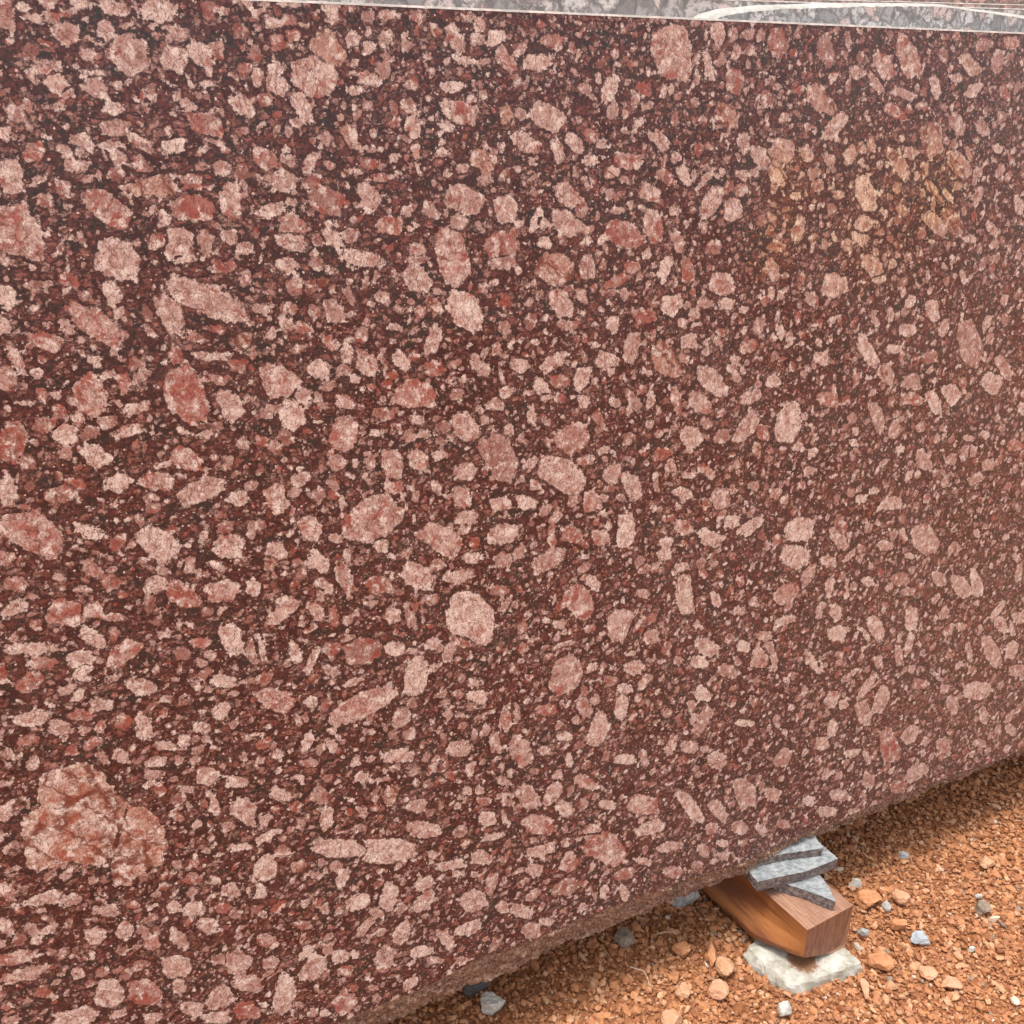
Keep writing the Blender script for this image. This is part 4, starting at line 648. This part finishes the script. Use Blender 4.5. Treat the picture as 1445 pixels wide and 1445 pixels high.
# the white stone under the block: a broken slab of quartz, partly sunk
Wp = [(562, 850), (600, 895), (660, 945), (715, 990), (755, 1020), (805, 1036), (855, 1034), (910, 1015), (965, 992), (1015, 968), (1075, 955), (1140, 936), (1134, 915), (1078, 862), (1010, 800), (900, 730), (760, 700), (620, 770)]
def base_stone():
    zt = .0195
    P = np.array([onz(*zz(x, y), zt) for x, y in Wp]); c = P.mean(0)
    n = len(P); ring = []
    for i in range(n):
        a, b = P[i], P[(i+1) % n]; ns = max(2, int(np.linalg.norm(b-a)/.004))
        for k in range(ns): ring.append(a+(b-a)*k/ns-c)
    ring = np.array(ring); N = len(ring); Vs = []
    prof = [(0.0, 0), (.25, .0), (.5, .0), (.72, -.0005), (.86, -.002), (.96, -.005), (1.0, -.011), (1.045, -.020), (1.06, -.030), (1.04, -.045)]
    for s, dz in prof:
        for p in ring:
            q = p*s
            h = mn.fractal(Vector((q[0]*38, q[1]*38, dz*60)), .9, 2.1, 5)
            e = mn.fractal(Vector((p[0]*70, p[1]*70, dz*90+4)), .9, 2.1, 4)
            Vs.append((q[0]*(1+.06*e*s), q[1]*(1+.06*e*s), dz+.0042*h*(1 if s < 1 else .6)*(1 if s > .6 else .3)))
    fr = []
    for li in range(len(prof)-1):
        for k in range(N):
            a = li*N+k; b = li*N+(k+1) % N; fr.append((a, a+N, b+N, b))
    dirt_shade_pos = onz(*zz(850, 940), zt)-c  # brown dirt patch, with the block's shadow painted into its colour
    m = rock_mat('white_base_quartz', (.34, .31, .25), (.52, .50, .44), .8, .5, dirt_shade=((dirt_shade_pos[0], dirt_shade_pos[1]+.01, 0), .036, (.20, .095, .045)))
    o = mesh_np('supporting_stone', Vs, fr, m, mw=Matrix.Translation(Vector((c[0], c[1], zt-.001))))
    tag(o, 'rough white stone half sunk in the gravel, carrying the wood block', 'stone')
base_stone()

# ---------------------------------------------------------------- ground
def soil_mat():
    m = NT('laterite_soil'); tc = m.n('ShaderNodeTexCoord').outputs['Object']
    a = m.noise(tc, 5, 4, .6).outputs[0]; b = m.noise(tc, 120, 5, .7).outputs[0]; v = m.vor(tc, 190); vc_ = m.n('ShaderNodeSeparateColor', {0: v.outputs['Color']}).outputs
    c = m.mix(m.step(b, .35, .65), (.25, .095, .040), (.43, .185, .082)); c = m.mix(m.math('MULTIPLY', m.step(vc_[0], .5, .9), .5), c, (.52, .25, .125))
    c = m.mix(m.step(a, .4, .65, 0, .3), c, (.36, .15, .07))
    m.set(m.b.inputs['Base Color'], c); m.b.inputs['Roughness'].default_value = .95; m.b.inputs['Specular IOR Level'].default_value = .2
    m.set(m.b.inputs['Normal'], m.bump(m.math('ADD', b, m.math('MULTIPLY', v.outputs['Distance'], -.6)), .8, .006))
    return m.m
def chip_mat():
    m = NT('laterite_gravel'); tc = m.n('ShaderNodeTexCoord').outputs['Object']
    at = m.n('ShaderNodeAttribute', attribute_name='tint').outputs['Color']
    b = m.noise(tc, 420, 4, .7).outputs[0]
    c = m.mix(m.step(b, .35, .68, 0, .40), at, m.mix(1.0, at, (.62, .50, .44), 'MULTIPLY'))
    m.set(m.b.inputs['Base Color'], c); m.b.inputs['Roughness'].default_value = .92; m.b.inputs['Specular IOR Level'].default_value = .25
    m.set(m.b.inputs['Normal'], m.bump(b, .5, .0015))
    return m.m
def gh(x, y):
    return .004*np.sin(x*7+1)*np.cos(y*5.3)+.003*np.sin(x*17+y*13)+.0022*np.sin(x*31-y*27+2)-.004
core = np.linspace(-1.2, 2.4, 181)
far = np.array([2.7, 3.2, 4, 6, 10, 20, 45, 100, 220])
gxs = np.concatenate([-far[::-1], core, far]); gys = np.concatenate([-far[::-1], np.linspace(-1.2, 2.6, 181), far+.2])
GX, GY = np.meshgrid(gxs, gys, indexing='ij'); fade = np.clip(1-(np.hypot(GX-.5, GY-1.2)-2.0)/.8, 0, 1)
GZ = gh(GX, GY)*fade-.003
ground = mesh_np('ground', np.stack([GX, GY, GZ], -1).reshape(-1, 3), grid_faces(len(gxs), len(gys)), soil_mat(), smooth=True)
tag(ground, kind='structure')

def gravel(name, label, n, smin, smax, pw, sub, region, layer, seed):
    rng = np.random.default_rng(seed)
    if sub == 0:
        bV = np.array([[1, 0, 0], [-.5, .87, 0], [-.5, -.87, 0], [0, 0, 1], [.2, .1, -1], [.5, .6, .6]], float); bF = None
    V0, F0 = ico(1)
    if sub == 0:
        V0 = np.array([[1, 0, 0], [-1, 0, 0], [0, 1, 0], [0, -1, 0], [0, 0, 1], [0, 0, -1]], float)
        F0 = np.array([[0, 2, 4], [2, 1, 4], [1, 3, 4], [3, 0, 4], [2, 0, 5], [1, 2, 5], [3, 1, 5], [0, 3, 5]])
    nv = len(V0)
    x = rng.uniform(region[0], region[1], n); y = rng.uniform(region[2], region[3], n)
    s = smin*(smax/smin)**(rng.random(n)**pw)
    # shape: random per-vertex radii, flattened, random rotation
    rr = rng.uniform(.55, 1.2, (n, nv, 1)); P = V0[None]*rr
    P = P+rng.normal(0, .10, P.shape)
    sc = np.stack([rng.uniform(.8, 1.25, n), rng.uniform(.55, .95, n), rng.uniform(.35, .75, n)], 1)
    P = P*sc[:, None, :]
    # tilt then spin
    ta = rng.normal(0, .35, n); tb = rng.normal(0, .35, n); tz = rng.uniform(0, 6.283, n)
    def rotm(a, ax):
        c, s_ = np.cos(a), np.sin(a); M_ = np.zeros((len(a), 3, 3)); i, j = [(1, 2), (0, 2), (0, 1)][ax]
        M_[:, ax, ax] = 1; M_[:, i, i] = c; M_[:, j, j] = c; M_[:, i, j] = -s_; M_[:, j, i] = s_; return M_
    Rm = rotm(tz, 2)@rotm(ta, 0)@rotm(tb, 1)
    P = np.einsum('nij,nvj->nvi', Rm, P)*(s/2)[:, None, None]
    z = gh(x, y)+layer*rng.random(n)+s*.12-.003
    P += np.stack([x, y, z], 1)[:, None, :]
    Fa = (F0[None]+(np.arange(n)*nv)[:, None, None]).reshape(-1, 3)
    o = mesh_np(name, P.reshape(-1, 3), Fa, CHIP)
    t = rng.random(n)[:, None]; q = rng.random(n)[:, None]
    c1, c2, c3, c4 = map(np.array, ((.29, .115, .050), (.47, .215, .100), (.55, .31, .175), (.41, .185, .095)))
    col = np.where(q < .22, c1, np.where(q < .62, c2, np.where(q < .80, c3, c4)))*(1+.28*(t-.5))
    gq = rng.random(n)[:, None]; col = np.where(gq > .992, np.array([.60, .52, .43]), col); col = np.where((gq > .982) & (gq < .989), np.array([.28, .22, .18]), col)
    col = np.concatenate([col, np.ones((n, 1))], 1); col = np.repeat(col, nv, 0).astype(np.float32)
    a = o.data.color_attributes.new('tint', 'FLOAT_COLOR', 'POINT'); a.data.foreach_set('color', col.ravel())
    return tag(o, label, 'gravel', kind='stuff')
CHIP = chip_mat()
REG = (-.95, 1.45, .85, 2.15)
# coarse and fine chips are one ground cover: joined as one object
def join(objs, name):
    Vs, Fs, Cs, k = [], [], [], 0
    for o in objs:
        me = o.data; nv = len(me.vertices); v = np.empty(nv*3, np.float32); me.vertices.foreach_get('co', v)
        f = np.empty(len(me.loops), np.int32); me.loops.foreach_get('vertex_index', f)
        c = np.empty(nv*4, np.float32); me.color_attributes['tint'].data.foreach_get('color', c)
        Vs.append(v.reshape(-1, 3)); Fs.append(f.reshape(-1, 3)+k); Cs.append(c); k += nv
        bpy.data.objects.remove(o)
    o = mesh_np(name, np.concatenate(Vs), np.concatenate(Fs), CHIP)
    a = o.data.color_attributes.new('tint', 'FLOAT_COLOR', 'POINT'); a.data.foreach_set('color', np.concatenate(Cs))
    return o
gs = [gravel('g', '', 100000, .0035, .0075, 1.1, 0, REG, .004, 1),
      gravel('g', '', 52000, .0075, .0165, 1.5, 1, REG, .006, 2),
      gravel('g', '', 4500, .015, .028, 1.5, 1, REG, .004, 3)]
gv = join(gs, 'gravel'); tag(gv, 'crushed orange laterite gravel covering the ground', 'gravel', kind='stuff')

# ---------------------------------------------------------------- straws
def straw(label, pts, r, mat):
    V = []; Fc = []
    for i, p in enumerate(pts):
        a = Vector(pts[min(i+1, len(pts)-1)])-Vector(pts[max(i-1, 0)]); a.normalize(); s = a.cross(Vector((0, 0, 1))).normalized(); t = a.cross(s)
        rr = r*(1-.5*i/len(pts))
        for k in range(6):
            an = k*math.pi/3; V.append(tuple(Vector(p)+s*rr*math.cos(an)+t*rr*math.sin(an)))
    for i in range(len(pts)-1):
        for k in range(6): a = i*6+k; b = i*6+(k+1) % 6; Fc.append((a, b, b+6, a+6))
    Fc.append(tuple(range(5, -1, -1))); Fc.append(tuple(range(len(V)-6, len(V))))
    c = np.mean(V, 0); V = [tuple(np.array(v)-c) for v in V]
    o = mesh_np('straw', V, Fc, mat, mw=Matrix.Translation(Vector(c))); tag(o, label, 'straw', 'dry straws on the gravel')
stm = rock_mat('dry_straw', (.55, .44, .30), (.70, .60, .45))
def g3(x, y, z=.008): return tuple(onz(x, y, z))
straw('short pale straw lying in the shadow left of the wood block', [g3(927, 1318, .012), g3(936, 1315.5, .014), g3(944, 1315, .014), g3(952, 1317, .012)], .0008, stm)
straw('bent pale straw on the gravel, lower left of the other straw', [g3(889, 1364, .012), g3(898, 1367, .016), g3(908, 1370, .016), g3(914, 1380, .014), g3(916, 1391, .011)], .0009, stm)
